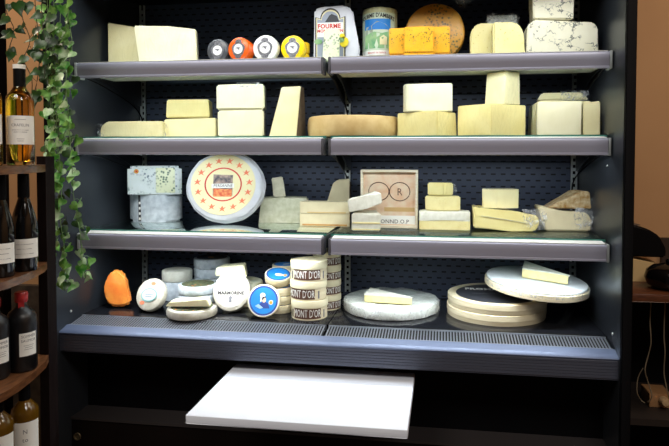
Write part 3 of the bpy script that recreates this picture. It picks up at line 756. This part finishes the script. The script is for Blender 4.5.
# right end pair
o = wedge_of([(545, 240), (538, 206), (562, 211), (588, 213), (593, 222), (590, 240)], G3, .24, .11, ivory, 'cheese_wedge', 'film wrapped cheese wedge under the spotted one, right end of third shelf', 'cheese', bev=.005, amp=.002)
for k in range(3): crumple(o, (.05+.014*k, -.008+.008*k, .045), .075, .075, .022, 30+k, (0, .2, .3*k))
zz = at_y(560, 210, .24).z
o2_ = wedge_of([(546, 213), (583, 191), (590, 191.5), (592, 213)], zz+.004, .25, .09, spotr, 'cheese_wedge', 'amber spotted rind cheese wedge lying on the wrapped wedge at right', 'cheese', bev=.004, amp=.0015)
crumple(o2_, (.07, -.006, .04), .04, .08, .02, 36, (0, .3, 0))

# ---- deck
D0 = PL+.0006
def deck(px, py): return at_z(px, py, D0)
# orange piece leaning
q = deck(118, 309)
bm = poly(bmesh.new(), [(-.022, .005), (.008, 0), (.034, .003), (.050, .014), (.047, .04), (.032, .088), (.017, .118), (.002, .126), (-.02, .122), (-.041, .095), (-.049, .06), (-.040, .024)], 0, .03)
bmesh.ops.bevel(bm, geom=bm.edges[:], offset=.008, segments=3, affect='EDGES'); rough(bm, .002, 30, 1)
o = link('cheese_piece', bm, mat('orange_washed_cheese', (246, 158, 66), (236, 122, 48), 26, .35, bmp=.4, coat=.8, wrinkle=1), None, (q.x, q.y+.03, D0+.006), (math.radians(84), 0, .1))
o.location.z = D0+.0035; o.location.x -= .014; o.scale = (1.12, 1.17, 1)
tag(o, 'orange film wrapped cheese piece standing alone at the left of the deck', 'cheese')

def leaning(px, py, rp, th, m, label, name='round_cheese', rzdeg=0, tilt=72, squash=1):
    """a disc on edge, its face towards the viewer, resting on its rim"""
    q0 = deck(px, py+rp); y = q0.y+.0
    t = math.radians(tilt); q1 = at_y(px, py, y)
    a, b = at_y(px-rp, py, y), at_y(px+rp, py, y); r = (b.x-a.x)/2
    x = (a.x+b.x)/2
    bm = rough(drum(r, th, min(.008, th*.3)), .001, 30, seed=px)
    for v in bm.verts: v.co.y *= squash
    o = link(name, bm, m, None, (x, y+th*math.sin(t)+.0, D0+r*squash*math.sin(t)+.0005), (t, 0, math.radians(rzdeg)))
    tag(o, label, 'cheese')
    o['_r'] = r
    return o
o = leaning(151, 297, 15.5, .030, paperc, 'round paper wrapped soft cheese leaning, pale oval label with red marks', rzdeg=-12, tilt=66)
r = o['_r']
link('oval_label', poly(bmesh.new(), ellip(r*.58, r*.42, 30, .0, -r*.05), .0315, .0325), mat('pale_teal_print', (120, 165, 160), None), o)
link('label_field', poly(bmesh.new(), ellip(r*.50, r*.34, 30, .0, -r*.05), .0325, .033), mat('pale_blue_field', (190, 205, 206), None), o)
for b_ in lines(2, r*.6, .008, .003): link('print_line', shift(b_, 0, -r*.02, .0332), gry_ink, o)
for cc in ((.006, r*.66), (-r*.38, -r*.55)): link('red_print', poly(bmesh.new(), ellip(.011, .0075, 7, *cc), .0302, .0312), salm, o)
# round small stacks
def flat(px0, px1, pyb, h, m, label, base=None, name='round_cheese', y=None, bev=.006, back=0):
    if y is None: y = deck((px0+px1)/2, pyb).y
    b0 = D0 if base is None else base
    a, b = at_y(px0, 290, y+.04).x, at_y(px1, 290, y+.04).x; r = (b-a)/2
    o = link(name, rough(drum(r, h, bev), .0008, 30, seed=px0), m, None, ((a+b)/2, y+r, b0))
    tag(o, label, 'cheese'); o['_r'] = r; o['_y'] = y; o['_h'] = h
    return o
s1 = flat(160, 190, 302, .078, mould2, 'tall bluish white round cheese partly hidden behind the leaning ones')
s2 = flat(161, 189, 300, .045, mold, 'short white round cheese on top of the taller bluish one', base=D0+.079, y=s1['_y'])
# front centre stack
f1 = flat(162, 210, 322, .034, paperc, 'round wrapped cheese with herb leaf top, at the bottom front of its stack', bev=.010)
link('herb_top', poly(bmesh.new(), ellip(f1['_r']*.82, f1['_r']*.82, 40), .034, .0355), herb, f1)
o = blk('cheese_slab', 'folded pale cheese slice draped over the herb topped round cheese', 'cheese', 163.5, 209, 291, D0+.040, f1['_y']+.042, .046, pale2, sk=(.10, .06), amp=.002, dz=(-.35, .1))
o.scale.z = .026/o['_h']; o.rotation_euler = (math.radians(5), math.radians(-2), 0); o.location.z += .004
f2b = flat(176, 213, 310, .030, mould2, 'white wrapped round cheese beneath the dark leafy topped one, behind the folded slice', y=f1['_y']+.097, base=D0+.0375)
f3 = flat(175.5, 213, 310, .034, mould2, 'white wrapped round cheese with dark leafy top, left of the lettered disc', y=f1['_y']+.097, base=D0+.0695)
link('herb_top', poly(bmesh.new(), ellip(f3['_r']*.82, f3['_r']*.82, 40), .034, .0352), herb, f3)
g = None
yb = .325
for k in range(4):
    tt = {0: 'bottom white round cheese of the rear stack by the back panel', 1: 'second white round cheese up in the rear stack by the back panel', 2: 'third white round cheese up in the rear stack, under the dark topped one', 3: 'white round cheese with dark printed lid crowning the rear stack'}[k]
    g = flat(192, 226, 300, .0408, mould2, tt, y=yb, base=D0+k*.0414)
link('dark_lid_label', poly(bmesh.new(), ellip(g['_r']*.84, g['_r']*.84, 40), .0408, .0418), dlabel, g)
link('gold_mark', poly(bmesh.new(), ellip(.014, .009, 9, 0, -.01), .0418, .0424), gold, g)
# lettered leaning disc with slab on it and others behind
o = leaning(230.5, 294.5, 18.3, .034, paperc, 'round cream paper wrapped cheese with small dark lettering, leaning back', tilt=68, squash=1.06, rzdeg=6)
mt = o; r = o['_r']
link('paper_label', poly(bmesh.new(), ellip(r*.84, r*.88, 36), .035, .0358), mat('off_white_print', (204, 202, 194), (190, 186, 176), 30, bmp=.5, bscale=30), o)
link('lettering', shift(text_bm('MARMORINE', .0170, .0003, 1.0, .0007), 0, -r*.12, .0362), blk_ink, o)
bm = bmesh.new(); poly(bm, [(-.006, -.004), (.006, -.004), (.004, .010), (.008, .014), (0, .022), (-.007, .014), (-.004, .008)], .0360, .0364); shift(bm, 0, -r*.55)
link('emblem', bm, gry_ink, o)
r_ = flat(221, 259, 313, .0975, rindg, 'tall greyish ridged round cheese standing behind the lettered disc', y=mt.location.y+.035, bev=.01)
o = blk('cheese_slab', 'ivory cheese slice lying across the top of the lettered disc', 'cheese', 214, 246, 262.5, D0+.132, mt.location.y+.01, .07, pale2, sk=(.04, .08), dz=(-.1, .25), amp=.0015)
o.location.z = D0+.131; o.scale.z = .7
# camembert boxes
def camembert(px, label, loc=None, rot=(0, 0, 0), r=.054, h=.030, face=True, gold_seal=True):
    bxx = link('camembert_box', drum(r, h, .002), woodl, None, loc, rot); tag(bxx, label, 'cheese box', None)
    link('lid', lathe([(r+.0002, h*.45), (r+.0018, h*.45), (r+.0018, h-.001), (r, h+.0008), (0, h+.0008)], 48), woodl, bxx)
    z = h+.0009
    l = link('navy_border', poly(bmesh.new(), ellip(r*.93, r*.93, 40), z, z+.0004), navy, bxx)
    link('sky_field', poly(bmesh.new(), ellip(r*.82, r*.82, 40), z+.0004, z+.0008), bluep, l)
    if face:
        link('white_rim', lathe([(r*.93, z), (r*.93, z+.0006), (r*.965, z+.0006), (r*.965, z)], 40), white, l)
        a = z+.0008
        link('robe_print', poly(bmesh.new(), [(-.022, -.028), (.024, -.028), (.018, -.010), (.008, -.004), (-.004, -.004), (-.016, -.012)], a, a+.0003), navy, l)
        link('arm_print', poly(bmesh.new(), [(-.032, -.020), (-.012, -.030), (.0, -.026), (-.018, -.012)], a+.0003, a+.0006), mat('pale_blue_print', (150, 190, 225), None), l)
        link('face_print', poly(bmesh.new(), ellip(.0075, .010, 18, .002, .003), a+.0003, a+.0006), skin, l)
        link('hair_print', poly(bmesh.new(), [(-.007, .004), (-.004, .014), (.006, .016), (.010, .011), (.002, .010), (-.004, .002)], a+.0006, a+.0009), blk_ink, l)
        link('bonnet_print', poly(bmesh.new(), ellip(.010, .009, 18, -.004, .020), a+.0003, a+.0007), white, l)
        link('bonnet_print', poly(bmesh.new(), [(-.011, .020), (-.012, -.004), (-.008, -.004), (-.006, .014)], a+.0002, a+.0006), white, l)
    else:
        link('white_print', poly(bmesh.new(), ellip(.016, .010, 14, .004, -.006), z+.0008, z+.0011), white, l)
    if gold_seal:
        s_ = link('round_seal', poly(bmesh.new(), ellip(.0085, .0085, 20, .028, -.006), z+.0009, z+.0013), white, l)
        link('seal_centre', poly(bmesh.new(), ellip(.006, .006, 18, .028, -.006), z+.0013, z+.0016), gold, s_)
    return bxx
q0 = deck(262.5, 319); y = q0.y; r = (at_y(278.5, 303, y).x-at_y(247, 303, y).x)/2; t = math.radians(74)
camembert(0, 'round wooden box on edge, blue lid with bonneted figure facing front', (at_y(262.7, 303, y).x, y+.034, D0+r*math.sin(t)+.001), (t, 0, math.radians(4)), r*.975)
fx = at_y(262.7, 303, y).x
q = deck(275, 315); r = .0495
for k in range(3):
    o = camembert(0, ('wooden blue lidded box, bottom of the stack behind the bonneted lid', 'wooden blue lidded box, second up behind the bonneted lid', 'wooden blue lidded box, third up in the stack behind the bonneted lid')[k], (q.x+.002, q.y+.012+r, D0+k*.0334), (0, 0, .3), r, face=False)
o = camembert(0, 'blue lidded wooden box tilted forward on the stack behind the bonneted lid', (q.x-.004, q.y+.007+r, D0+3*.0334+.0195), (math.radians(20), math.radians(6), .1), r, face=False)
yy = q.y+.012+2*r+.010
for k in range(5):
    names = ('bottom', 'second', 'third', 'fourth')
    lb_ = f'wooden box, {names[k]} from below in the middle blue lidded column' if k < 4 else 'top blue lidded box of the middle column beside the cream boxes'
    o = camembert(0, lb_, (at_y(285, 270, yy+r).x, yy+r*.98, D0+k*.0334), (0, 0, .2*k), r, face=False, gold_seal=False)
xq = at_y(294, 260, .43).x
for k in range(5):
    lb_ = f'wooden box, {names[k]} from below in the rearmost blue lidded column' if k < 4 else 'top blue lidded box of the rearmost column, close under the shelf'
    o = camembert(0, lb_, (xq+.036, .492-r-.003, D0+k*.0334+.0), (0, 0, .5*k), r, face=False, gold_seal=False)
# lettered cream boxes
def montdor(x, y, z, r, h, label, ang=0, text="MONT D'OR"):
    o = link('cream_cheese_box', lathe([(0, 0), (r-.001, 0), (r, .001), (r, h*.42), (r, h*.98), (0, h*.98)], 48), woodl, None, (x, y, z)); tag(o, label, 'cheese box')
    link('lid', lathe([(r+.0003, h*.64), (r+.0026, h*.64), (r+.0026, h-.003), (r+.0012, h), (r-.003, h), (r-.004, h-.0015), (0, h-.0015)], 48), mat('cream_lid', (224, 216, 184), (214, 205, 170), 20, .5), o)
    lw = link('printed_band', arcpatch(r, h*.08, h*.60, .82, ang), brn_ink, o)
    link('lettering', bend(text_bm(text, h*.56, .0003, .47), r+.0009, h*.34, ang), white, lw)
    link('stamp', arcpatch(r, h*.1, h*.5, .07, ang-1.0, 4), blk_ink, o)
    link('stamp', arcpatch(r, h*.1, h*.5, .05, ang+1.06, 4), gry_ink, o)
    return o
q0 = deck(308, 321); y = q0.y; r = (at_y(325.5, 300, y+.05).x-at_y(290.5, 300, y+.05).x)/2; x = at_y(308, 300, y+.05).x
ht = at_y(308, 262, y+.02).z
h = (ht-D0)/3
for k in range(3):
    montdor(x+(.002, -.002, .0)[k], y+r+(.0, .002, .001)[k], D0+k*(h+.0004), r, h, ('bottom cream box of the front lettered stack', 'middle cream box of the front lettered stack', 'top cream box of the front lettered stack')[k], (.12, -.2, .12)[k]-.05)
x2 = at_y(325, 290, y+.12).x
for k in range(4):
    montdor(x2-.008, y+r*3+.002, D0+k*(h*.80+.0004), r*.80, h*.80, ('bottom cream box of the lettered stack behind', 'second cream box up of the lettered stack behind', 'third cream box up of the lettered stack behind', 'top cream box of the lettered stack behind')[k], .7)
# big wrapped brie
q = at_z(390.5, 303, PL+.045); rb = .188
bm = drum(rb, .043, .010, 0, 72); rough(bm, .0035, 34, 0, seed=3)
for v in bm.verts:
    if v.co.z > .03: v.co.z += .002*math.sin(v.co.x*60+v.co.y*31)
br = link('wrapped_brie_cheese', bm, mat('wrapped_brie', (226, 232, 228), (206, 212, 204), 12, .4, bmp=.4, bscale=30, coat=.8, wrinkle=1), None, (.207, .285, D0+.0005))
tag(br, 'large round white cheese in crinkled film, lying on the deck beside lettered boxes', 'cheese')
bm = lathe([(rb+.003, .004), (rb+.0045, .02), (rb+.003, .038), (rb-.01, .046)], 90)
for v in bm.verts: v.co += noise.noise_vector(v.co*28)*.004
link('cling_film', bm, film, br)
lbm = link('grey_label', poly(bmesh.new(), ellip(.06, .045, 20, .035, .08), .0462, .0468), mat('grey_green_print', (175, 185, 180), None), br)
def brieslice(x, y, z, L, Wd, h, rz, label):
    bm = poly(bmesh.new(), [(-L/2, -Wd*.15), (L/2, -Wd*.3), (-L/2+L*.05, Wd*.75)], 0, h)
    bmesh.ops.bevel(bm, geom=bm.edges[:], offset=.003, segments=2, affect='EDGES'); rough(bm, .001, 40, 2)
    o = link('brie_wedge', bm, paste, None, (x, y, z), (0, 0, rz)); tag(o, label, 'cheese')
    bm = poly(bmesh.new(), [(-L/2-.0006, -Wd*.15-.0008), (L/2+.001, -Wd*.3-.0008), (-L/2+L*.05, Wd*.75+.001)], h-.003, h+.001)
    rough(bm, .0006, 40, 2); link('white_rind', bm, mold, o)
    return o
brieslice(.205, .20, D0+.0475, .185, .13, .030, 0.0, 'triangular soft cheese wedge with white rind lying on the film wrapped wheel')
# wooden boxes with charcoal label and tilted disc
rb = .185
q = at_z(497, 320, D0)
cx2, cy2 = at_y(496, 300, .27).x, .275
for k in range(2):
    o = link('wooden_cheese_box', lathe([(0, 0), (rb-.001, 0), (rb, .002), (rb, .036), (rb-.002, .037), (0, .037)], 72), woodl, None, (cx2+k*.003, cy2, D0+k*.0393))
    tag(o, ('large round wooden cheese box, lower of the two stacked', 'large round wooden cheese box with charcoal printed lid, upper of two')[k], 'cheese box')
    link('hoop', lathe([(rb, .016), (rb+.002, .017), (rb+.002, .037), (rb-.002, .0385), (rb-.006, .037)], 72), woodl, o)
    if k:
        l = link('charcoal_label', poly(bmesh.new(), ellip(rb*.84, rb*.84, 56), .037, .0378), dlabel, o)
        link('lettering', shift(text_bm('FROMAGE', .042, .0003, .9, .0012), -.03, .062, .0382), white, l)
        for b_ in lines(1, .09, .01, .008): link('print_line', shift(b_, -.05, -.01, .0379), gry_ink, l)
top = D0+.0393*2
rd = .188
q = at_y(536, 285, .22)
dk = empty('tilted_brie_cheese', (at_y(536, 285, .25).x, .25, top+.048), (math.radians(3), math.radians(4.5), 0))
tag(dk, 'white rinded soft cheese wheel tilted on top of the round wooden boxes', 'cheese')
link('wooden_rim', lathe([(0, -.016), (rd, -.016), (rd+.002, -.014), (rd+.002, .006), (rd-.002, .007), (0, .007)], 72), woodl, dk)
link('mould_disc', rough(drum(rd-.003, .012, .006, 0, 72), .001, 30, seed=9), mat('white_bloomy_rind', (228, 234, 236), (212, 220, 222), 20, .6, bmp=.3), dk, (0, 0, .0072))
bm = lathe([(rd-.003, .012), (rd+.0035, .010), (rd+.0045, .0), (rd+.003, -.006)], 90, PI, 2*PI)
for v in bm.verts: v.co += noise.noise_vector(v.co*55)*.004
link('cling_film', bm, film, dk)
ww = brieslice(dk.location.x+.028, .235, top+.0672, .165, .14, .036, -.12, 'triangular white rinded cheese wedge on the tilted wheel at right')
ww.rotation_euler = (math.radians(3), math.radians(4.5), -.12)

# ---- cutting board
bm = bmesh.new(); box(bm, -.322, .316, -.455, -.028, .6725, .698, bev=.003)
tag(link('cutting_board', bm, plast, None), 'large white plastic cutting board jutting out below the deck', 'cutting board')

# ------------------------------------------------------------------ wine rack
def drad(y0):  # rotation so that local -y faces the camera
    pass
RZ = [1.413, 1.094, .786, .476]
P0 = Vector((-.875, -.28, 0))
rack = empty('wine_rack', (-1.15, -.28, 0))
tag(rack, 'dark wooden open wine rack with curved shelves left of the display case', 'rack')
ex = .275
link('upright_post', B(ex-.032, ex, 0, .045, 0, 1.44), woodr, rack)
xq = at_y(-2, 200, -.08).x+1.15; link('upright_post', B(xq-.03, xq+.030, .18, .22, 0, 2.2), woodr, rack)
link('upright_post', B(-.35, -.31, 0, .045, 0, 2.2), woodr, rack)
link('back_rail', B(-.31, ex-.032, .0, .02, .05, .12), woodr, rack)
woodsh = mat('glossy_walnut_shelf', (122, 80, 50), (70, 42, 25), 12, .28, sx=(12, 2, 12))
for z in RZ:
    pts = [(-.875, -.28), (-.848, -.33), (-.832, -.38), (-.815, -.44), (-.800, -.51), (-.795, -.57), (-.80, -.64), (-.83, -.70), (-.90, -.745), (-1.0, -.76), (-1.5, -.76), (-1.5, -.28)]
    pts = [(x+1.15, y+.28) for x, y in pts]
    pts[-1] = (pts[-1][0], .04); pts.append((ex, .04)) if False else None
    bm = poly(bmesh.new(), pts[::-1], z-.023, z)
    link('curved_shelf', bm, woodsh, rack)
def bottle(px, pw_, z, pyb, kind, label):
    q = at_z(px, pyb, z) if z < 1.3 else at_y(px, pyb, -.47 if px > 0 else -.56)
    d = (q-CAM).dot(fw); r = pw_/2*d/F; q = CAM+(q-CAM)*(1+r/d)
    s = .2985
    P = {'bordeaux': [(0, 0), (r-.003, 0), (r, .004), (r, .19), (r*.93, .205), (r*.6, .222), (r*.38, .236), (.0145, .25), (.0140, .285), (.0155, .287), (.0155, .296), (0, .296)],
         'burgundy': [(0, 0), (r-.003, 0), (r, .004), (r, .125), (r*.97, .145), (r*.8, .175), (r*.55, .205), (r*.40, .225), (.0150, .25), (.0140, .285), (.0155, .287), (.0155, .296), (0, .296)],
         'gin': [(0, 0), (r-.004, 0), (r, .006), (r, .14), (r*.97, .155), (r*.82, .168), (r*.5, .178), (.017, .186), (.0155, .2), (.0155, .222), (0, .222)]}[kind]
    ang = math.atan2(CAM.x-q.x, -(CAM.y-q.y))
    e = empty('wine_bottle' if kind != 'gin' else 'spirit_bottle', (q.x, q.y, z+.0005), (0, 0, ang)); tag(e, label, 'bottle')
    if kind == 'gin': P = [(a, b*1.06) for a, b in P]
    if z < 1.3 and kind != 'gin': e.scale.z = .985 if kind == 'burgundy' else .955
    return e, P, r
def blabel(e, r, z0, z1, words, half=1.2, ang=0, m=white, extra=()):
    l = link('paper_label', arcpatch(r+.0003, z0, z1, half, ang, 20), m, e)
    for wd, zz, n in extra:
        for b_ in lines(n, wd): link('print_line', bend(b_, r+.0008, zz, ang, False), gry_ink, l)
    for s, sz, zz in words: link('lettering', bend(text_bm(s, sz, .0002, .9), r+.0008, zz, ang), gry_ink, l)
    return l
# white wine
e, P, r = bottle(21, 26, RZ[0], 166, 'bordeaux', 'clear bottle of golden white wine on the top rack shelf, wholly visible')
link('glass', lathe(P, 40), wineg, e)
Pw = [(0, .012), (r-.006, .012), (r-.003, .018), (r-.003, .19), (r*.85, .202), (r*.5, .218), (.011, .235), (0, .235)]
link('wine', lathe(Pw, 36), winel, e)
blabel(e, r, .062, .146, [('CRAFELIN', .0115, .118)], extra=((.030, .135, 1), (.045, .104, 2), (.02, .078, 2)))
link('capsule', lathe([(.0165, .232), (.0165, .29), (.016, .298), (0, .298)], 28), black, e)
link('capsule_top', lathe([(.0170, .286), (.0172, .2985), (0, .2988)], 28), white, e)
e, P, r = bottle(-11.5, 26, RZ[0], 170, 'bordeaux', 'second white wine bottle on the top rack shelf, cut by the left frame edge')
link('glass', lathe(P, 40), wineg, e); link('wine', lathe([(a*.93, max(.012, b)) for a, b in Pw], 36), winel, e)
blabel(e, r, .062, .146, [], extra=((.045, .118, 1),))
for px, pb, lb_ in ((25, 272.5, 'dark red wine bottle with sloping shoulders, right one on the second rack shelf'), (1.5, 279, 'dark red wine bottle with sloping shoulders, left one on the second rack shelf')):
    e, P, r = bottle(px, 25, RZ[1], pb, 'burgundy', lb_)
    link('glass', lathe(P, 40), darkg, e)
    blabel(e, r, .042, .100, [], extra=((.05, .084, 1), (.04, .070, 1), (.052, .055, 1)))
    link('capsule', lathe([(.0165, .225), (.0160, .29), (.0155, .2975), (0, .2975)], 28), blackm, e)
for px, pb, lb_ in ((22.5, 374, 'matt black bottle with red neck seal, right one on the third rack shelf'), (-5, 383, 'matt black bottle with red neck seal, cut by the left frame edge')):
    e, P, r = bottle(px, 28, RZ[2], pb, 'gin', lb_)
    link('glass', lathe(P, 40), matb, e)
    blabel(e, r, .050, .120, [('SOMMER', .0115, .109), ('SAUMOR', .0115, .096)], half=.62, ang=.45, extra=((.03, .082, 3),))
    link('stopper', lathe([(.017, .208), (.019, .212), (.019, .236), (.017, .239), (0, .239)], 24), mat('red_wax_seal', (176, 44, 44), (140, 30, 34), 60, .35), e)
    l = link('seal_strip', B(-.008, .008, -.0175, -.016, .190, .212), mat('red_wax_seal', (176, 44, 44)), e)
for px, pb, lb_ in ((26, 476, 'olive amber wine bottle with white label, right one on the lowest rack shelf'), (-1, 494, 'olive amber wine bottle with white label, left one on the lowest rack shelf')):
    e, P, r = bottle(px, 26 if px > 10 else 30, RZ[3], pb, 'bordeaux', lb_)
    link('glass', lathe([(a, b*.98) for a, b in P], 40), amber, e)
    l = blabel(e, r, .06, .168, [('N', .02, .138), ('to', .02, .112)], half=1.1)
    link('capsule', lathe([(.0165, .225), (.016, .285), (.0155, .2925), (0, .2925)], 28), blackm, e)
# dark panel added where the beige wall looks dark, behind the rack
struct(link('trim_1', B(-2.6, -1.01, .585, .62, 0, .80), mat('dark_lower_wall', (40, 34, 30), (70, 62, 52), 22, .6), None))

# ------------------------------------------------------------------ hanging artificial ivy
def leaf(bm, p, size, normal, roll, mi):
    z = normal.normalized(); a = z.cross(Vector((0, 0, 1))).normalized() if abs(z.z) < .95 else Vector((1, 0, 0)); b = z.cross(a)
    R = Matrix((a, -b, z)).transposed(); R = R @ Matrix.Rotation(roll, 3, 'Z')
    out = [(0, .02), (.22, .16), (.46, .08), (.50, -.16), (.34, -.46), (.13, -.80), (0, -1.08)]
    L = [bm.verts.new(p+R @ Vector((-x*size, y*size, -.16*size*(x*2)**1+ .12*size*math.sin(y*3)))) for x, y in out[1:-1]]
    Rr = [bm.verts.new(p+R @ Vector((x*size, y*size, -.16*size*(x*2)**1+ .12*size*math.sin(y*3)))) for x, y in out[1:-1]]
    mid = [bm.verts.new(p+R @ Vector((0, y*size, .12*size*math.sin(y*3)))) for y in (.02, -.10, -.30, -.58, -.82)]
    tip_ = bm.verts.new(p+R @ Vector((0, -1.08*size, -.1*size)))
    for S_ in (L, Rr):
        for q in ((mid[0], S_[0], S_[1], mid[1]), (mid[1], S_[1], S_[2], mid[2]), (mid[2], S_[2], S_[3], mid[3]), (mid[3], S_[3], S_[4], mid[4]), (mid[4], S_[4], tip_)):
            f = bm.faces.new(q); f.material_index = mi
def garland(label, strands, yb, dens, mats, size, sm, seed, spread=9):
    rnd = random.Random(seed)
    st = bmesh.new(); lv = bmesh.new()
    for s in strands:
        P = [at_y(x, y, yb+rnd.uniform(-.02, .02)) for x, y in s]
        pts = smoothpts(P, 5); tube(st, pts, .0013, 5)
        L = sum((pts[i+1]-pts[i]).length for i in range(len(pts)-1)); n = int(L*dens)
        for k in range(n):
            t = (k+rnd.random()*.8)/n*(len(pts)-1); i = min(int(t), len(pts)-2); p = pts[i].lerp(pts[i+1], t-i)
            side = -1 if k % 2 else 1
            q = p+Vector((side*rnd.uniform(.2, 1)*spread*.0035, rnd.uniform(-.035, .025), rnd.uniform(-.012, .015)))
            tube(st, [p, p.lerp(q, .5)+Vector((0, 0, .006)), q], .0008, 4)
            nrm = Vector((rnd.uniform(-.5, .7), -1, rnd.uniform(-.1, .9)))
            leaf(lv, q, size*rnd.uniform(.7, 1.2), nrm, side*rnd.uniform(.1, 1.0), rnd.choices(range(len(mats)), [3, 2, 1][:len(mats)])[0])
    top = at_y(strands[0][0][0], strands[0][0][1], yb)
    e = empty('hanging_ivy', top)
    tag(e, label, 'plant')
    a = link('stems', shift(st, *(-top)), sm, e); b = link('foliage', shift(lv, *(-top)), mats, e)
    return e
garland('bright green artificial ivy garland hanging over the left edge of the case', [
    [(53, -20), (54, 20), (52, 60), (57, 100), (56, 140), (62, 180), (60, 215), (64, 245), (66, 270), (70, 286)],
    [(66, -20), (68, 15), (72, 45), (66, 80), (68, 110), (70, 140), (72, 165), (74, 200), (80, 232), (82, 262), (84, 278)],
    [(50, -20), (50, 30), (56, 70), (52, 105), (56, 135), (60, 165), (54, 200), (58, 230), (52, 255)],
    [(47, -20), (48, 20), (50, 50), (47, 80), (51, 110), (50, 150), (54, 190)],
    [(62, -20), (60, 40), (66, 75), (64, 120), (66, 150)],
    [(72, -20), (66, 30), (58, 66), (54, 96)]], -.178, 44, [leafA, leafB, leafC], .034, stemm, 5, 7)
garland('shadowy dark green ivy garland hanging in front of the wine rack', [
    [(4, -20), (6, 10), (14, 30), (9, 50), (14, 62)],
    [(24, -20), (22, 15), (30, 40), (24, 60), (32, 80), (30, 110)],
    [(34, -20), (36, 15), (40, 45), (38, 75), (34, 95)],
    [(42, -20), (42, 20), (46, 50), (44, 80)]], -.30, 26, [leafC], .036, stemd, 11, 8)

# ------------------------------------------------------------------ counter at the right
ct = empty('counter', (1.6, .2, 0)); tag(ct, 'reddish brown wooden counter with dark open space under it', 'counter')
link('counter_top', B(-.56, .8, 0, .415, .915, .945, bev=.003), woodd, ct)
link('lower_shelf', B(-.56, .8, .02, .415, .455, .48), mat('dull_brown_shelf', (32, 24, 20), None, rough=.6), ct)
link('back_board', B(-.56, .8, .39, .413, .0, .914), blackm, ct)
link('end_panel', B(-.57, -.55, .0, .415, 0, .914), blackm, ct)
link('end_panel', B(.78, .8, .0, .39, 0, .914), blackm, ct)
CT = .9455
# cream box with black machine on it
y = .42; a = at_y(633, 260, y); b = at_y(658, 260, y)
zt = at_y(640, 259, y).z
o = link('cream_box', poly(bmesh.new(), [(0, 0), (b.x-a.x+.04, 0), (b.x-a.x+.04, zt-CT-.022), (0, zt-CT+.006)], 0, -.15), mat('cream_card', (200, 170, 120), None, rough=.6), None, (a.x-.03, y, CT))
xf_ = [setattr(v, 'co', Vector((v.co.x, -v.co.z, v.co.y))) for v in o.data.vertices]
tag(o, 'low cream coloured box with sloping top on the counter under the black machine', 'box')
hz = at_y(645, 227, y).z-CT
pm = empty('black_machine', (a.x-.04, y+.01, CT+zt-CT+.008)); tag(pm, 'black plastic counter machine with rounded sloping top', 'machine')
h0 = hz-(zt-CT)
bm = poly(bmesh.new(), [(0, 0), (.165, -.002), (.168, .03), (.14, h0*.66), (.10, h0*.86), (.05, h0*.97), (0, h0)], 0, -.13)
for v in bm.verts: v.co = Vector((v.co.x, -v.co.z, v.co.y))
bmesh.ops.bevel(bm, geom=bm.edges[:], offset=.006, segments=3, affect='EDGES')
link('housing', bm, black, pm)
link('top_insert', B(.01, .075, .02, .10, h0*.955, h0*.985, bev=.002), mat('grey_insert', (70, 60, 52), None, rough=.3), pm)
q = at_z(668, 283, CT)
o = link('round_pot', lathe([(0, 0), (.05, 0), (.075, .015), (.085, .04), (.078, .068), (.055, .086), (.02, .094), (0, .095)], 40), mat('glossy_black_glaze', (10, 8, 8), None, rough=.12), None, (at_y(669, 270, .31).x, .31, CT))
tag(o, 'glossy round black pot at the front of the wooden counter', 'pot')
link('lid_knob', lathe([(0, .094), (.010, .094), (.013, .104), (.008, .112), (0, .113)], 20), black, o)
struct(link('trim_2', B(at_y(662, 240, .6).x, 2.6, .60, .62, .945, at_y(665, 238, .6).z), mat('dark_splashback', (44, 30, 22), None, rough=.5), None))
# cables and small box under the counter
y = .28
def cable(pts, label, r=.0022, m=None):
    P = smoothpts([at_y(x, yy_, y+(k % 2)*.01) for k, (x, yy_) in enumerate(pts)])
    c0_ = P[0].copy(); P = [p_-c0_ for p_ in P]
    o = link('cable', tube(bmesh.new(), P, r), m or mat('pale_cable', (120, 106, 86), None, rough=.5), None, c0_); tag(o, label, 'cable')
cable([(651, 299.5), (650, 322), (651, 342), (648, 356), (645, 370), (648, 382), (652, 396), (648, 402)], 'thin pale cable hanging in a wavy line under the counter, left one')
cable([(665, 300), (664, 335), (665, 352), (664, 372), (667, 390), (669, 398)], 'thin pale cable hanging straight under the counter, right one')
cable([(643, 368), (638, 378), (637, 392), (641, 400), (645, 403)], 'looping pale cable beside the small box under the counter', .0018)
a = at_y(649, 410, .33); b = at_y(672, 410, .33); zt = at_y(655, 386, .33).z
bx2 = link('socket_box', B(0, b.x-a.x, 0, .1, 0, .052, bev=.003), mat('tan_card', (150, 110, 70), None, rough=.7), None, (a.x, .33, .4805)); tag(bx2, 'tan power socket block with a round plug on the shelf under the counter', 'socket')
link('plug', lathe([(0, 0), (.016, 0), (.018, .01), (.012, .03), (0, .032)], 20), mat('pale_plug', (190, 160, 120), None, rough=.5), bx2, (.05, 0, .03), (PI/2, 0, 0))
for o in SC.objects:
    n_ = o.name.split('.')[0]
    g_ = {'camembert_box': 'round wooden boxes with blue lids', 'cream_cheese_box': 'cream lettered cheese boxes', 'wax_cheese': 'wax coated small cheeses on the top shelf', 'wooden_cheese_box': None, 'wine_bottle': 'wine bottles in the rack', 'spirit_bottle': 'black spirit bottles in the rack', 'cable': 'cables under the counter', 'hanging_ivy': 'hanging ivy garlands', 'brie_slice': 'white rinded slices on the third shelf', 'brie_wedge': 'white rinded wedges on the big round cheeses'}.get(n_)
    if g_ and 'label' in o and 'category' in o: o['group'] = g_
    for k in ('_h', '_w', '_r', '_y'):
        if k in o: del o[k]
